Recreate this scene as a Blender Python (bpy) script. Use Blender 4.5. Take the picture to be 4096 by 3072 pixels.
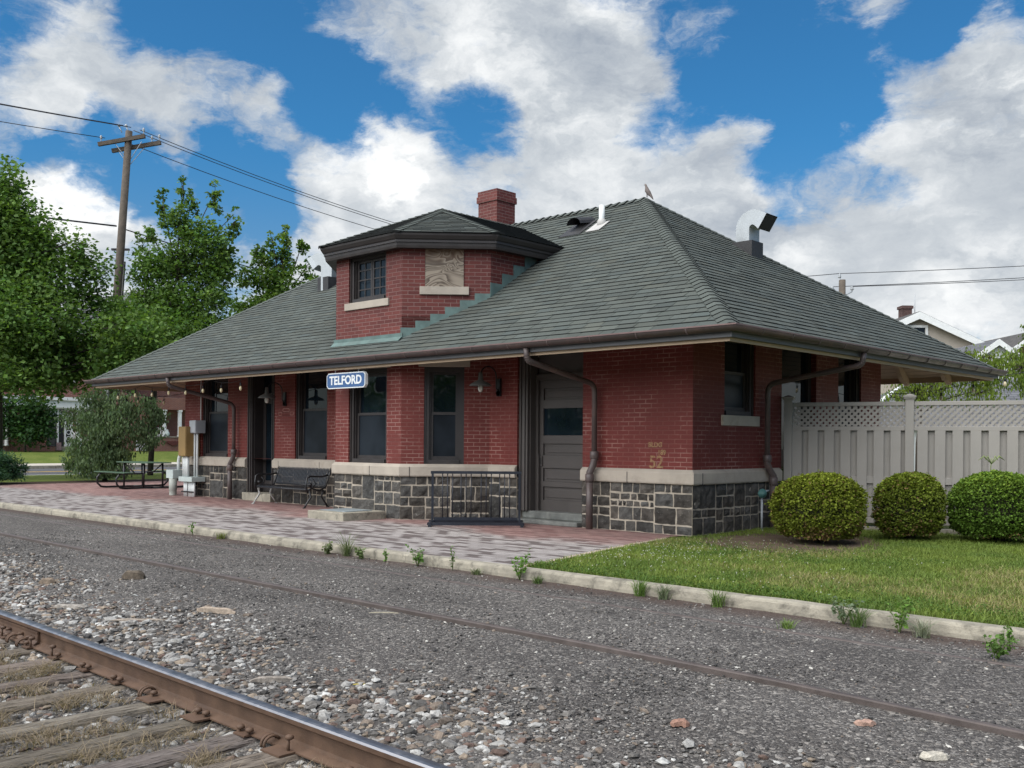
import bpy, math, random
import numpy as np
from mathutils import Vector, Matrix, noise as mnoise

for o in list(bpy.data.objects): bpy.data.objects.remove(o)
SC = bpy.context.scene
COL = SC.collection
R_ = math.radians
rng = np.random.default_rng(7)
random.seed(7)

# ------------------------------------------------------------------ camera
YAW = math.atan(3970 / 4198.0)            # the eye looks 43.4 deg to the left of +Y
FW = Vector((-math.sin(YAW), math.cos(YAW), 0)); RT = Vector((math.cos(YAW), math.sin(YAW), 0)); UP = Vector((0, 0, 1))
cam_d = bpy.data.cameras.new("camera"); cam = bpy.data.objects.new("camera", cam_d); COL.objects.link(cam)
cam_d.sensor_width = 36; cam_d.lens = 36 * 3970 / 4096; cam_d.shift_y = 235.7 / 4096
cam_d.clip_start = 0.1; cam_d.clip_end = 3000
m3 = Matrix((RT, UP, -FW)).transposed() @ Matrix.Rotation(0.0072, 3, 'Z')
cam.matrix_world = Matrix.Translation((0, 0, 1.35)) @ m3.to_4x4()
SC.camera = cam

# ------------------------------------------------------------------ colour management
SC.view_settings.view_transform = 'Standard'; SC.view_settings.look = 'None'
SC.view_settings.exposure = 2.12; SC.view_settings.gamma = 1.0
SC.view_settings.use_curve_mapping = False
try:
    SC.cycles.use_denoising = True
    SC.cycles.max_bounces = 6; SC.cycles.diffuse_bounces = 3; SC.cycles.transparent_max_bounces = 8
    SC.cycles.sample_clamp_indirect = 6
except Exception: pass

# ------------------------------------------------------------------ node helpers
class NT:
    def __init__(s, tree): s.t = tree; s.n = tree.nodes; s.l = tree.links
    def new(s, typ, **kw):
        n = s.n.new(typ)
        for k, v in kw.items(): setattr(n, k, v)
        return n
    def set(s, sock, v):
        if v is None: return
        if isinstance(v, bpy.types.NodeSocket): s.l.new(v, sock)
        else:
            try: sock.default_value = v
            except Exception:
                sock.default_value = (*v, 1.0) if hasattr(v, '__len__') and len(v) == 3 else v
    def math(s, op, a, b=None, c=None, clamp=False):
        n = s.new('ShaderNodeMath', operation=op); n.use_clamp = clamp
        s.set(n.inputs[0], a); s.set(n.inputs[1], b); s.set(n.inputs[2], c); return n.outputs[0]
    def vmath(s, op, a, b=None, out=0):
        n = s.new('ShaderNodeVectorMath', operation=op); s.set(n.inputs[0], a)
        if b is not None: s.set(n.inputs[1], b)
        return n.outputs[out]
    def mix(s, fac, a, b, blend='MIX'):
        n = s.new('ShaderNodeMix', data_type='RGBA', blend_type=blend)
        s.set(n.inputs[0], fac); s.set(n.inputs[6], c4(a)); s.set(n.inputs[7], c4(b)); return n.outputs[2]
    def noise(s, vec, scale, detail=4, rough=.55, dist=0., out=0):
        n = s.new('ShaderNodeTexNoise'); s.set(n.inputs['Vector'], vec)
        n.inputs['Scale'].default_value = scale; n.inputs['Detail'].default_value = detail
        n.inputs['Roughness'].default_value = rough; n.inputs['Distortion'].default_value = dist
        return n.outputs[out]
    def voro(s, vec, scale, feature='F1', out='Distance', rnd=1.):
        n = s.new('ShaderNodeTexVoronoi', feature=feature); s.set(n.inputs['Vector'], vec)
        n.inputs['Scale'].default_value = scale; n.inputs['Randomness'].default_value = rnd
        return n.outputs[out]
    def smooth(s, v, a, b, lo=0., hi=1., typ='SMOOTHSTEP'):
        n = s.new('ShaderNodeMapRange', interpolation_type=typ); s.set(n.inputs[0], v)
        n.inputs[1].default_value = a; n.inputs[2].default_value = b; n.inputs[3].default_value = lo; n.inputs[4].default_value = hi
        return n.outputs[0]
    def ramp(s, v, stops):
        n = s.new('ShaderNodeValToRGB'); s.set(n.inputs[0], v); e = n.color_ramp.elements
        while len(e) < len(stops): e.new(.5)
        for i, (p, c) in enumerate(stops): e[i].position = p; e[i].color = c4(c)
        return n.outputs[0]
    def bump(s, h, dist=.01, strength=1., normal=None):
        n = s.new('ShaderNodeBump'); s.set(n.inputs['Height'], h); n.inputs['Distance'].default_value = dist
        n.inputs['Strength'].default_value = strength
        if normal is not None: s.set(n.inputs['Normal'], normal)
        return n.outputs[0]
    def scale(s, vec, k):
        n = s.new('ShaderNodeMapping'); s.set(n.inputs[0], vec); n.inputs['Scale'].default_value = k; return n.outputs[0]
def c4(c):
    if isinstance(c, bpy.types.NodeSocket): return c
    if isinstance(c, (int, float)): return (c, c, c, 1)
    return (*c[:3], 1.0)

# ------------------------------------------------------------------ sky: Nishita sky with broken cloud, and one soft sun
SUN_EL, SUN_AZ = R_(52), math.atan2(-0.12, -0.99)        # azimuth measured clockwise from +Y
SUN_V = Vector((math.sin(SUN_AZ) * math.cos(SUN_EL), math.cos(SUN_AZ) * math.cos(SUN_EL), math.sin(SUN_EL)))
world = bpy.data.worlds.new("World"); SC.world = world; world.use_nodes = True
def build_sky():
    w = NT(world.node_tree); w.n.clear()
    out = w.new('ShaderNodeOutputWorld'); bg = w.new('ShaderNodeBackground'); bg.inputs[1].default_value = 0.05
    w.l.new(bg.outputs[0], out.inputs[0])
    sky = w.new('ShaderNodeTexSky', sky_type='NISHITA'); sky.sun_disc = False
    sky.sun_elevation = SUN_EL; sky.sun_rotation = SUN_AZ; sky.air_density = 1.0; sky.dust_density = .6; sky.ozone_density = 2.5
    d = w.new('ShaderNodeTexCoord').outputs['Generated']
    sep = w.new('ShaderNodeSeparateXYZ'); w.l.new(d, sep.inputs[0])
    z = w.math('MAXIMUM', sep.outputs[2], 0.0)
    P = w.scale(d, (1, 1, 1.7))
    def off(sc, amt, det):
        v = w.vmath('SUBTRACT', w.noise(P, sc, det, .6, out=1), (.5, .5, .5)); n = w.new('ShaderNodeVectorMath', operation='SCALE')
        w.l.new(v, n.inputs[0]); n.inputs['Scale'].default_value = amt; return n.outputs[0]
    D = w.vmath('NORMALIZE', w.vmath('ADD', d, off(5., .16, 7)))
    P2 = w.vmath('ADD', P, off(7., .13, 6))
    big = w.noise(P2, 6.5, 12, .62); mid = w.noise(P2, 15., 10, .62, .3); fine = w.noise(P2, 42., 7, .62); wisp = w.noise(w.scale(P2, (1, 1, 3.2)), 12., 10, .70, .8)
    dens = w.math('ADD', w.math('MULTIPLY', big, .80), w.math('MULTIPLY', fine, .14))
    dens = w.math('ADD', dens, w.math('MULTIPLY', mid, .42))
    dens = w.math('ADD', w.math('MULTIPLY', wisp, .34), w.math('SUBTRACT', dens, .325))
    bright = None
    for az, el, rad, wt in SKY_BLOBS:
        v = (math.sin(R_(az)) * math.cos(R_(el)), math.cos(R_(az)) * math.cos(R_(el)), math.sin(R_(el)))
        dt = w.vmath('DOT_PRODUCT', D, v, out='Value')
        g = w.smooth(dt, math.cos(R_(rad)), 1.0, 0., wt)
        dens = w.math('ADD', dens, g)
    for az, el, rad, wt in SKY_BRIGHT:
        v = (math.sin(R_(az)) * math.cos(R_(el)), math.cos(R_(az)) * math.cos(R_(el)), math.sin(R_(el)))
        dt = w.vmath('DOT_PRODUCT', D, v, out='Value')
        g = w.smooth(dt, math.cos(R_(rad)), 1.0, 0., wt)
        bright = g if bright is None else w.math('ADD', bright, g)
    dens = w.math('ADD', dens, w.smooth(z, .22, .0, 0., .08))
    fac = w.smooth(dens, .42, .78)
    # thick cloud is greyer in its middle, sunlit on broken edges
    puff = w.noise(P2, 9., 10, .60)
    lum = w.math('ADD', w.math('MULTIPLY', puff, 1.25), w.math('MULTIPLY', w.noise(P2, 30., 7, .62), .30))
    lum = w.math('ADD', lum, w.smooth(z, .20, .02, -.13, .06))
    lum = w.math('ADD', lum, w.math('MULTIPLY', bright, w.smooth(puff, .36, .62)))
    cl = w.ramp(w.smooth(lum, .34, 1.02, typ='LINEAR'), ((0., (1.72, 1.96, 2.30)), (.42, (2.82, 3.02, 3.22)), (1., (4.8, 4.86, 4.86))))
    blue = w.mix(w.smooth(z, .05, .30), w.mix(1.0, sky.outputs[0], (.38, .40, .43), 'MULTIPLY'), w.mix(1.0, sky.outputs[0], (.145, .415, .56), 'MULTIPLY'))
    w.l.new(w.mix(fac, blue, cl), bg.inputs[0])
    world.cycles.sampling_method = 'MANUAL'; world.cycles.sample_map_resolution = 1024
SKY_BLOBS = [(-42.1,22.5,7.6,0.27), (-38.5,19.9,4.5,0.13), (-51.4,23.1,3.4,0.13), (-65.4,17.6,5.2,0.24), (-69.3,17.6,3.3,0.24), (-61.0,17.9,3.0,0.21), (-56.3,17.0,3.5,0.16), (-58.3,18.4,3.1,0.08), (-49.2,15.8,5.7,0.16), (-39.2,16.4,6.3,0.19), (-32.1,16.7,3.4,0.11), (-51.4,13.8,5.2,0.19), (-67.8,11.9,3.5,0.24), (-65.0,11.9,2.0,0.16), (-54.8,11.4,4.1,0.14), (-18.5,15.6,5.2,0.26), (-17.9,20.1,3.1,0.29), (-21.5,10.9,7.6,0.26), (-31.4,11.8,6.5,0.21), (-17.3,10.1,6.8,0.26), (-41.3,13.1,6.5,0.19), (-30.0,8.8,12.3,0.21), (-67.2,8.9,6.1,0.16), (-25.4,15.8,1.5,0.10), (-60.3,21.0,5.7,-0.37), (-52.8,18.8,4.1,-0.40), (-47.8,18.1,2.7,-0.24), (-68.5,14.7,2.5,-0.19), (-65.7,14.0,3.1,-0.32), (-60.7,14.5,1.8,-0.21), (-59.6,12.1,1.4,-0.16), (-28.0,20.6,4.5,-0.35), (-33.5,18.5,3.1,-0.19), (-25.4,17.9,3.5,-0.34), (-26.7,13.8,3.8,-0.40), (-30.7,15.1,2.2,-0.16), (-22.8,13.6,2.0,-0.21), (-44.5,18.4,2.5,-0.29), (-69.1,20.7,3.5,-0.14), (-21.6,21.9,2.7,-0.24), (-57.6,13.3,2.0,-0.26), (-58.1,10.5,1.4,-0.22), (-37.0,18.1,1.9,-0.20)]
SKY_BRIGHT = [(-50.2,14.7,1.6,0.50), (-51.4,14.9,4.5,0.15), (-67.9,12.5,2.5,0.50), (-65.4,12.3,1.8,0.50), (-17.6,17.0,3.1,0.45), (-33.3,14.9,0.7,0.60), (-56.7,12.9,1.8,0.25), (-39.9,22.2,8.2,0.15), (-18.4,7.9,4.1,0.10), (-44.9,15.8,4.1,-0.10), (-23.4,10.5,4.8,-0.12), (-17.9,12.6,3.1,-0.20), (-51.4,13.6,2.2,-0.20), (-31.4,10.8,6.8,0.12)]
build_sky()
sun_d = bpy.data.lights.new("sun", 'SUN'); sun_d.energy = 1.5; sun_d.angle = R_(95); sun_d.color = (1.0, .95, .88)
sun = bpy.data.objects.new("sun", sun_d); COL.objects.link(sun)
sun.rotation_euler = (-SUN_V).to_track_quat('-Z', 'Y').to_euler()
# ------------------------------------------------------------------ object helpers
ORG = {}
def finish(o, parent):
    COL.objects.link(o)
    if parent is not None:
        o.parent = parent; ORG[o.name] = ORG[parent.name]
    else: ORG[o.name] = Vector((0, 0, 0))
    return o
def tag(o, label, cat, group=None):
    o['label'] = label; o['category'] = cat
    if group: o['group'] = group
    return o
def kind(o, k): o['kind'] = k; return o
def thing(name, label, cat, loc=(0, 0, 0), group=None):
    o = bpy.data.objects.new(name, None); COL.objects.link(o); o.location = loc; o.empty_display_size = .1
    ORG[o.name] = Vector(loc); return tag(o, label, cat, group)

def mesh_np(name, V, faces, mats, parent=None, col=None, matidx=None, smooth=False, at=None):
    """faces: (n,k) int array; V in world space (or local when at is given)"""
    me = bpy.data.meshes.new(name); V = np.asarray(V, dtype=np.float32); F = np.asarray(faces, dtype=np.int32)
    o = bpy.data.objects.new(name, me); finish(o, parent)
    off = np.array(ORG[o.name], dtype=np.float32); V = V - off
    me.vertices.add(len(V)); me.vertices.foreach_set('co', V.ravel())
    n, k = F.shape
    me.loops.add(n * k); me.loops.foreach_set('vertex_index', F.ravel())
    me.polygons.add(n); me.polygons.foreach_set('loop_start', np.arange(0, n * k, k, dtype=np.int32))
    try: me.polygons.foreach_set('loop_total', np.full(n, k, dtype=np.int32))
    except Exception: pass
    if matidx is not None: me.polygons.foreach_set('material_index', np.asarray(matidx, dtype=np.int32))
    me.polygons.foreach_set('use_smooth', np.full(n, smooth))
    for m in (mats if isinstance(mats, (list, tuple)) else [mats]): me.materials.append(m)
    me.update(calc_edges=True)
    if col is not None:
        a = me.color_attributes.new('Col', 'FLOAT_COLOR', 'POINT')
        c = np.ones((len(V), 4), dtype=np.float32); c[:, :3] = col; a.data.foreach_set('color', c.ravel())
    return o

class MB:
    def __init__(s): s.v = []; s.f = []; s.m = []; s.c = []; s.sm = []
    def add(s, vs, fs, mat=0, col=(1, 1, 1), smooth=False):
        b = len(s.v); s.v += [tuple(v) for v in vs]
        for f in fs: s.f.append(tuple(b + i for i in f)); s.m.append(mat); s.c.append(col); s.sm.append(smooth)
        return s
    def box(s, x0, y0, z0, x1, y1, z1, mat=0, col=(1, 1, 1)):
        return s.add([(x0, y0, z0), (x1, y0, z0), (x1, y1, z0), (x0, y1, z0), (x0, y0, z1), (x1, y0, z1), (x1, y1, z1), (x0, y1, z1)],
            [(0, 3, 2, 1), (4, 5, 6, 7), (0, 1, 5, 4), (1, 2, 6, 5), (2, 3, 7, 6), (3, 0, 4, 7)], mat, col)
    def obox(s, c, t, n, hu, hn, hz, mat=0, z=(0, 0, 1)):
        """box centred at c, half sizes along t, n and z"""
        c, t, n, z = Vector(c), Vector(t), Vector(n), Vector(z); vs = []
        for k in (-1, 1):
            for a, b in ((-1, -1), (1, -1), (1, 1), (-1, 1)): vs.append(c + t * hu * a + n * hn * b + z * hz * k)
        fl = [(0, 3, 2, 1), (4, 5, 6, 7), (0, 1, 5, 4), (1, 2, 6, 5), (2, 3, 7, 6), (3, 0, 4, 7)]
        if t.cross(n).dot(z) < 0: fl = [tuple(reversed(f)) for f in fl]
        return s.add(vs, fl, mat)
    def prism(s, poly, ext, mat=0):
        n = len(poly); e = Vector(ext); a = [Vector(p) for p in poly]; nn = Vector((0, 0, 0))
        for i in range(n): nn += (a[i] - a[0]).cross(a[(i + 1) % n] - a[0])
        if nn.dot(e) > 0: a = a[::-1]
        vs = a + [p + e for p in a]
        fs = [tuple(range(n)), tuple(range(2 * n - 1, n - 1, -1))]
        for i in range(n): j = (i + 1) % n; fs.append((j, i, n + i, n + j))
        return s.add(vs, fs, mat)
    def tube(s, path, r, n=8, mat=0, caps=True, smooth=True):
        P = [Vector(p) for p in path]; rs = r if isinstance(r, (list, tuple)) else [r] * len(P); vs = []; fs = []
        t0 = (P[1] - P[0]).normalized(); a = t0.orthogonal().normalized()
        for i, p in enumerate(P):
            t = ((P[min(i + 1, len(P) - 1)] - P[i]).normalized() + (P[i] - P[max(i - 1, 0)]).normalized())
            if t.length < 1e-6: t = t0
            t.normalize(); a = (a - t * a.dot(t))
            if a.length < 1e-5: a = t.orthogonal()
            a.normalize(); b = t.cross(a)
            for k in range(n):
                q = 2 * math.pi * k / n; vs.append(p + (a * math.cos(q) + b * math.sin(q)) * rs[i])
        for i in range(len(P) - 1):
            for k in range(n):
                k2 = (k + 1) % n; fs.append((i * n + k, i * n + k2, (i + 1) * n + k2, (i + 1) * n + k))
        if caps: fs.append(tuple(range(n - 1, -1, -1))); fs.append(tuple((len(P) - 1) * n + k for k in range(n)))
        return s.add(vs, fs, mat, smooth=smooth)
    def lathe(s, prof, c, n=16, mat=0, axis=(0, 0, 1), smooth=True):
        """prof: (r, h) list along axis from c"""
        ax = Vector(axis).normalized(); a = ax.orthogonal().normalized(); b = ax.cross(a); c = Vector(c); vs = []; fs = []
        for r, h in prof:
            for k in range(n):
                q = 2 * math.pi * k / n; vs.append(c + ax * h + (a * math.cos(q) + b * math.sin(q)) * r)
        for i in range(len(prof) - 1):
            for k in range(n):
                k2 = (k + 1) % n; fs.append((i * n + k, i * n + k2, (i + 1) * n + k2, (i + 1) * n + k))
        fs.append(tuple(range(n - 1, -1, -1))); fs.append(tuple((len(prof) - 1) * n + k for k in range(n)))
        return s.add(vs, fs, mat, smooth=smooth)
    def sweep(s, prof, plan, closed=False, mat=0, smooth=False):
        """prof: closed loop of (outward, z); plan: xy list, outward is to the right of travel"""
        n = len(plan); k = len(prof); vs = []; fs = []
        def nrm(i):
            a = Vector(plan[i % n]); b = Vector(plan[(i + 1) % n]); t = (b - a).normalized(); return Vector((t.y, -t.x))
        for i in range(n):
            if closed: na, nb = nrm(i - 1), nrm(i)
            else: na = nrm(i - 1) if i > 0 else nrm(0); nb = nrm(i) if i < n - 1 else nrm(n - 2)
            d = (na + nb); d = d / max(d.length_squared, 1e-6) * 2
            for o, z in prof: vs.append((plan[i][0] + d.x * o, plan[i][1] + d.y * o, z))
        for i in range(n if closed else n - 1):
            j = (i + 1) % n
            for q in range(k):
                q2 = (q + 1) % k; fs.append((i * k + q, j * k + q, j * k + q2, i * k + q2))
        if not closed: fs.append(tuple(range(k))); fs.append(tuple((n - 1) * k + q for q in range(k - 1, -1, -1)))
        return s.add(vs, fs, mat, smooth=smooth)
    def wall(s, p0, p1, z0, z1, holes=(), depth=.2, mat=0, rmat=None):
        """upright wall from p0 to p1 (outside to the right), holes (u0,u1,za,zb), each with reveals of the given depth"""
        a = Vector((*p0, 0)); b = Vector((*p1, 0)); L = (b - a).length; t = (b - a) / L; n = Vector((t.y, -t.x, 0))
        rmat = mat if rmat is None else rmat
        us = sorted({0, L, *[h[0] for h in holes], *[h[1] for h in holes]}); zs = sorted({z0, z1, *[h[2] for h in holes], *[h[3] for h in holes]})
        P = lambda u, z, w=0: a + t * u + n * w + UP * z
        for u0, u1 in zip(us, us[1:]):
            for za, zb in zip(zs, zs[1:]):
                um, zm = (u0 + u1) / 2, (za + zb) / 2
                if any(h[0] < um < h[1] and h[2] < zm < h[3] for h in holes): continue
                s.add([P(u0, za), P(u1, za), P(u1, zb), P(u0, zb)], [(0, 1, 2, 3)], mat)
        for u0, u1, za, zb in holes:
            d = -depth
            s.add([P(u0, za), P(u0, za, d), P(u0, zb, d), P(u0, zb)], [(0, 1, 2, 3)], rmat)
            s.add([P(u1, za), P(u1, zb), P(u1, zb, d), P(u1, za, d)], [(0, 1, 2, 3)], rmat)
            s.add([P(u0, zb), P(u0, zb, d), P(u1, zb, d), P(u1, zb)], [(0, 1, 2, 3)], rmat)
            s.add([P(u0, za), P(u1, za), P(u1, za, d), P(u0, za, d)], [(0, 1, 2, 3)], rmat)
        return s
    def build(s, name, mats, parent=None, bevel=0.):
        me = bpy.data.meshes.new(name); o = bpy.data.objects.new(name, me); finish(o, parent); off = ORG[o.name]
        me.from_pydata([(v[0] - off.x, v[1] - off.y, v[2] - off.z) for v in s.v], [], s.f)
        for m in (mats if isinstance(mats, (list, tuple)) else [mats]): me.materials.append(m)
        me.polygons.foreach_set('material_index', s.m); me.polygons.foreach_set('use_smooth', s.sm)
        me.uv_layers.new(name='UVMap'); me.color_attributes.new('Col', 'FLOAT_COLOR', 'CORNER')
        nl = len(me.loops); UVS = np.zeros((nl, 2), np.float32); CS = np.ones((nl, 4), np.float32)
        for p in me.polygons:
            nn = p.normal
            t = Vector((-nn.y, nn.x, 0)) if abs(nn.z) < .97 else Vector((1, 0, 0))
            t.normalize(); b = nn.cross(t); c = s.c[p.index]
            for li in p.loop_indices:
                q = Vector(s.v[me.loops[li].vertex_index]); UVS[li] = (q.dot(t), q.dot(b)); CS[li, :3] = c
        me.uv_layers['UVMap'].data.foreach_set('uv', UVS.ravel()); me.color_attributes['Col'].data.foreach_set('color', CS.ravel())
        if bevel:
            m = o.modifiers.new('bevel', 'BEVEL'); m.width = bevel; m.segments = 2; m.limit_method = 'ANGLE'
        return o

def copy_tree(o, parent=None):
    c = o.copy(); COL.objects.link(c); c.parent = parent
    for ch in list(o.children): copy_tree(ch, c)
    return c
def rot_mats(n, tilt=None):
    """n random rotation matrices; tilt limits the lean of the local z axis"""
    a = rng.uniform(0, 2 * np.pi, n); z = np.cos(a); s = np.sin(a)
    Rz = np.zeros((n, 3, 3)); Rz[:, 0, 0] = z; Rz[:, 0, 1] = -s; Rz[:, 1, 0] = s; Rz[:, 1, 1] = z; Rz[:, 2, 2] = 1
    th = np.arccos(rng.uniform(-1, 1, n)) if tilt is None else np.abs(rng.normal(0, tilt, n)); ph = rng.uniform(0, 2 * np.pi, n)
    k = np.stack([np.cos(ph), np.sin(ph), np.zeros(n)], 1); K = np.zeros((n, 3, 3))
    K[:, 0, 1] = -k[:, 2]; K[:, 0, 2] = k[:, 1]; K[:, 1, 0] = k[:, 2]; K[:, 1, 2] = -k[:, 0]; K[:, 2, 0] = -k[:, 1]; K[:, 2, 1] = k[:, 0]
    Rt = np.eye(3)[None] + np.sin(th)[:, None, None] * K + (1 - np.cos(th))[:, None, None] * (K @ K)
    return Rt @ Rz
def scatter(bv, bf, pos, M, sc):
    """stack n copies of a base mesh: returns V, F"""
    n = len(pos); bv = np.asarray(bv, float); sc = np.asarray(sc, float)
    if sc.ndim == 1: sc = sc[:, None].repeat(3, 1)
    V = np.einsum('nij,nkj->nki', M, bv[None] * sc[:, None]) + np.asarray(pos)[:, None]
    F = np.asarray(bf)[None] + (np.arange(n) * len(bv))[:, None, None]
    return V.reshape(-1, 3), F.reshape(-1, np.asarray(bf).shape[1])
_g = (1 + 5 ** .5) / 2
ICO_V = np.array([(-1, _g, 0), (1, _g, 0), (-1, -_g, 0), (1, -_g, 0), (0, -1, _g), (0, 1, _g), (0, -1, -_g), (0, 1, -_g), (_g, 0, -1), (_g, 0, 1), (-_g, 0, -1), (-_g, 0, 1)]) / 1.9
ICO_F = np.array([(0, 11, 5), (0, 5, 1), (0, 1, 7), (0, 7, 10), (0, 10, 11), (1, 5, 9), (5, 11, 4), (11, 10, 2), (10, 7, 6), (7, 1, 8), (3, 9, 4), (3, 4, 2), (3, 2, 6), (3, 6, 8), (3, 8, 9), (4, 9, 5), (2, 4, 11), (6, 2, 10), (8, 6, 7), (9, 8, 1)])
LEAF_V = [(0, 0, 0), (.42, .45, .10), (0, 1, -.06), (-.42, .45, .10)]; LEAF_F = [(0, 1, 2, 3)]
def vnoise(P, scale, seed=0.):
    return np.array([mnoise.noise(Vector((p[0] * scale + seed, p[1] * scale - seed, (p[2] if len(p) > 2 else 0) * scale))) for p in P])
def text_mb(mb, txt, size, origin, t, up, depth, mat=0, sx=1., bold=0.):
    """text as real geometry: origin is the middle of the line, t its reading direction"""
    cu = bpy.data.curves.new('txt', 'FONT'); cu.body = txt; cu.size = size; cu.align_x = 'CENTER'; cu.align_y = 'CENTER'; cu.extrude = depth / 2; cu.offset = bold; cu.resolution_u = 3
    o = bpy.data.objects.new('txt', cu); COL.objects.link(o)
    me = o.to_mesh(); t = Vector(t); up = Vector(up); n = t.cross(up); og = Vector(origin)
    mb.add([og + t * v.co.x * sx + up * v.co.y + n * v.co.z for v in me.vertices], [tuple(p.vertices) for p in me.polygons], mat)
    o.to_mesh_clear(); bpy.data.objects.remove(o); bpy.data.curves.remove(cu)

# ------------------------------------------------------------------ materials
MATS = {}
def new_mat(name):
    m = bpy.data.materials.new(name); m.use_nodes = True; w = NT(m.node_tree); b = w.n['Principled BSDF']; MATS[name] = m
    return m, w, b
def M_simple(name, col, rough=.6, var=.15, nscale=8., bumpd=0., bscale=40., metal=0., spec=.4, dirt=None, dirt_amt=.0, dirt_scale=2.5):
    m, w, b = new_mat(name); P = w.new('ShaderNodeTexCoord').outputs['Object']
    n = w.noise(P, nscale, 6, .6)
    c = w.mix(w.smooth(n, .3, .7), [x * (1 - var) for x in col], [min(1, x * (1 + var)) for x in col])
    if dirt: c = w.mix(w.math('MULTIPLY', w.smooth(w.noise(P, dirt_scale, 8, .7, .4), .48, .68), dirt_amt), c, dirt)
    w.set(b.inputs['Base Color'], c); b.inputs['Metallic'].default_value = metal; b.inputs['Specular IOR Level'].default_value = spec
    w.set(b.inputs['Roughness'], w.smooth(n, .2, .8, max(0, rough - .1), min(1, rough + .1)))
    if bumpd: w.set(b.inputs['Normal'], w.bump(w.noise(P, bscale, 6, .65), bumpd))
    return m
def M_brick(name, c1, c2, mort, cover=.5, bw=.212, rh=.0677, painted=True, ms=.008):
    m, w, b = new_mat(name); uv = w.new('ShaderNodeUVMap').outputs[0]
    n0 = w.noise(uv, 9., 4)
    wob = w.vmath('ADD', uv, w.vmath('SCALE', w.vmath('SUBTRACT', w.noise(uv, 14., 3, out=1), (.5, .5, .5)), None))
    wob.node.inputs[1].links[0].from_node.inputs['Scale'].default_value = .006
    t = w.new('ShaderNodeTexBrick'); t.offset = .5; w.l.new(wob, t.inputs['Vector'])
    t.inputs['Color1'].default_value = c4(c1); t.inputs['Color2'].default_value = c4(c2); t.inputs['Mortar'].default_value = c4(mort)
    t.inputs['Scale'].default_value = 1.; t.inputs['Mortar Size'].default_value = ms; t.inputs['Mortar Smooth'].default_value = .25
    t.inputs['Bias'].default_value = 0.; t.inputs['Brick Width'].default_value = bw; t.inputs['Row Height'].default_value = rh
    hid = w.smooth(w.noise(uv, 1.6, 7, .65), .5 - cover * .35, .62 - cover * .2)     # paint still covering the joints
    joint = t.outputs['Fac']
    base = w.mix(n0, c1, c2)
    paintj = w.mix(w.math('MULTIPLY', joint, w.math('SUBTRACT', 1., hid)), w.mix(.75, t.outputs['Color'], base), mort) if painted else t.outputs['Color']
    paintj = w.mix(w.math('MULTIPLY', joint, .55), paintj, [x * .62 for x in c1]) if False else paintj
    big = w.smooth(w.noise(uv, .8, 6, .6), .3, .72)
    c = w.mix(w.math('MULTIPLY', big, .35), paintj, [x * .62 for x in c1])
    c = w.mix(w.smooth(w.noise(uv, 22., 3, .7), .70, .78, 0, .5), c, (.35, .22, .19))
    w.set(b.inputs['Base Color'], c); b.inputs['Roughness'].default_value = .62; b.inputs['Specular IOR Level'].default_value = .3
    h = w.math('SUBTRACT', w.math('MULTIPLY', w.noise(uv, 45., 4), .35), joint)
    w.set(b.inputs['Normal'], w.bump(h, .006, .9)); return m
def M_attr(name, rough=.8, var=.2, nscale=30., bumpd=0., bscale=60., spec=.3, fleck=None, fl_amt=.0, mul=1., transl=0.):
    """base colour from the Col attribute, broken up with noise"""
    m, w, b = new_mat(name); P = w.new('ShaderNodeTexCoord').outputs['Object']
    a = w.new('ShaderNodeAttribute'); a.attribute_name = 'Col'
    n = w.noise(P, nscale, 5, .6)
    c = w.mix(1., a.outputs['Color'], w.mix(w.smooth(n, .3, .7), (1 - var,) * 3, (1 + var,) * 3), 'MULTIPLY')
    if fleck: c = w.mix(w.math('MULTIPLY', w.smooth(w.noise(P, 26., 6, .7, .6), .60, .70), fl_amt), c, fleck)
    w.set(b.inputs['Base Color'], c); b.inputs['Roughness'].default_value = rough; b.inputs['Specular IOR Level'].default_value = spec
    if bumpd: w.set(b.inputs['Normal'], w.bump(w.noise(P, bscale, 6, .65), bumpd))
    if transl:
        tr = w.new('ShaderNodeBsdfTranslucent'); w.l.new(w.mix(1., c, (1.15, 1.25, .5), 'MULTIPLY'), tr.inputs[0])
        ms = w.new('ShaderNodeMixShader'); ms.inputs[0].default_value = transl
        w.l.new(b.outputs[0], ms.inputs[1]); w.l.new(tr.outputs[0], ms.inputs[2]); w.l.new(ms.outputs[0], w.n['Material Output'].inputs[0])
    return m

BRICK = M_brick('painted_brick', (.118, .020, .016), (.158, .028, .022), (.30, .16, .135), cover=.42, ms=.0085)
BRICKB = M_brick('bay_brick', (.118, .023, .019), (.170, .036, .029), (.30, .17, .145), cover=.16, ms=.0066)
BRICKD = M_brick('dormer_brick', (.095, .022, .019), (.150, .037, .030), (.21, .125, .11), cover=.2, painted=False, ms=.0062)
BRICKH = M_brick('house_brick', (.24, .085, .055), (.17, .05, .04), (.34, .28, .24), cover=.0, painted=False)
LIME = M_simple('limestone', (.37, .325, .27), .8, .10, 3., .004, 60., dirt=(.25, .21, .17), dirt_amt=.5)
MORTAR = M_simple('pale_mortar', (.36, .315, .255), .9, .14, 6., .006, 50.)
STONE = M_attr('rock_faced_stone', .8, .4, 9., .02, 22., fleck=(.30, .29, .27), fl_amt=.5)
SHING = M_attr('asphalt_shingle', .9, .14, 130., .003, 260.)
TRIM = M_simple('brown_trim_paint', (.034, .029, .028), .45, .1, 5.)
FASC = M_simple('grey_fascia_paint', (.095, .098, .105), .55, .12, 4.)
GUTT = M_simple('brown_gutter_metal', (.083, .064, .061), .42, .12, 6., dirt=(.20, .12, .10), dirt_amt=.4)
GLIP = M_simple('gutter_lip', (.14, .088, .082), .5, .1, 6.)
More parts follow.
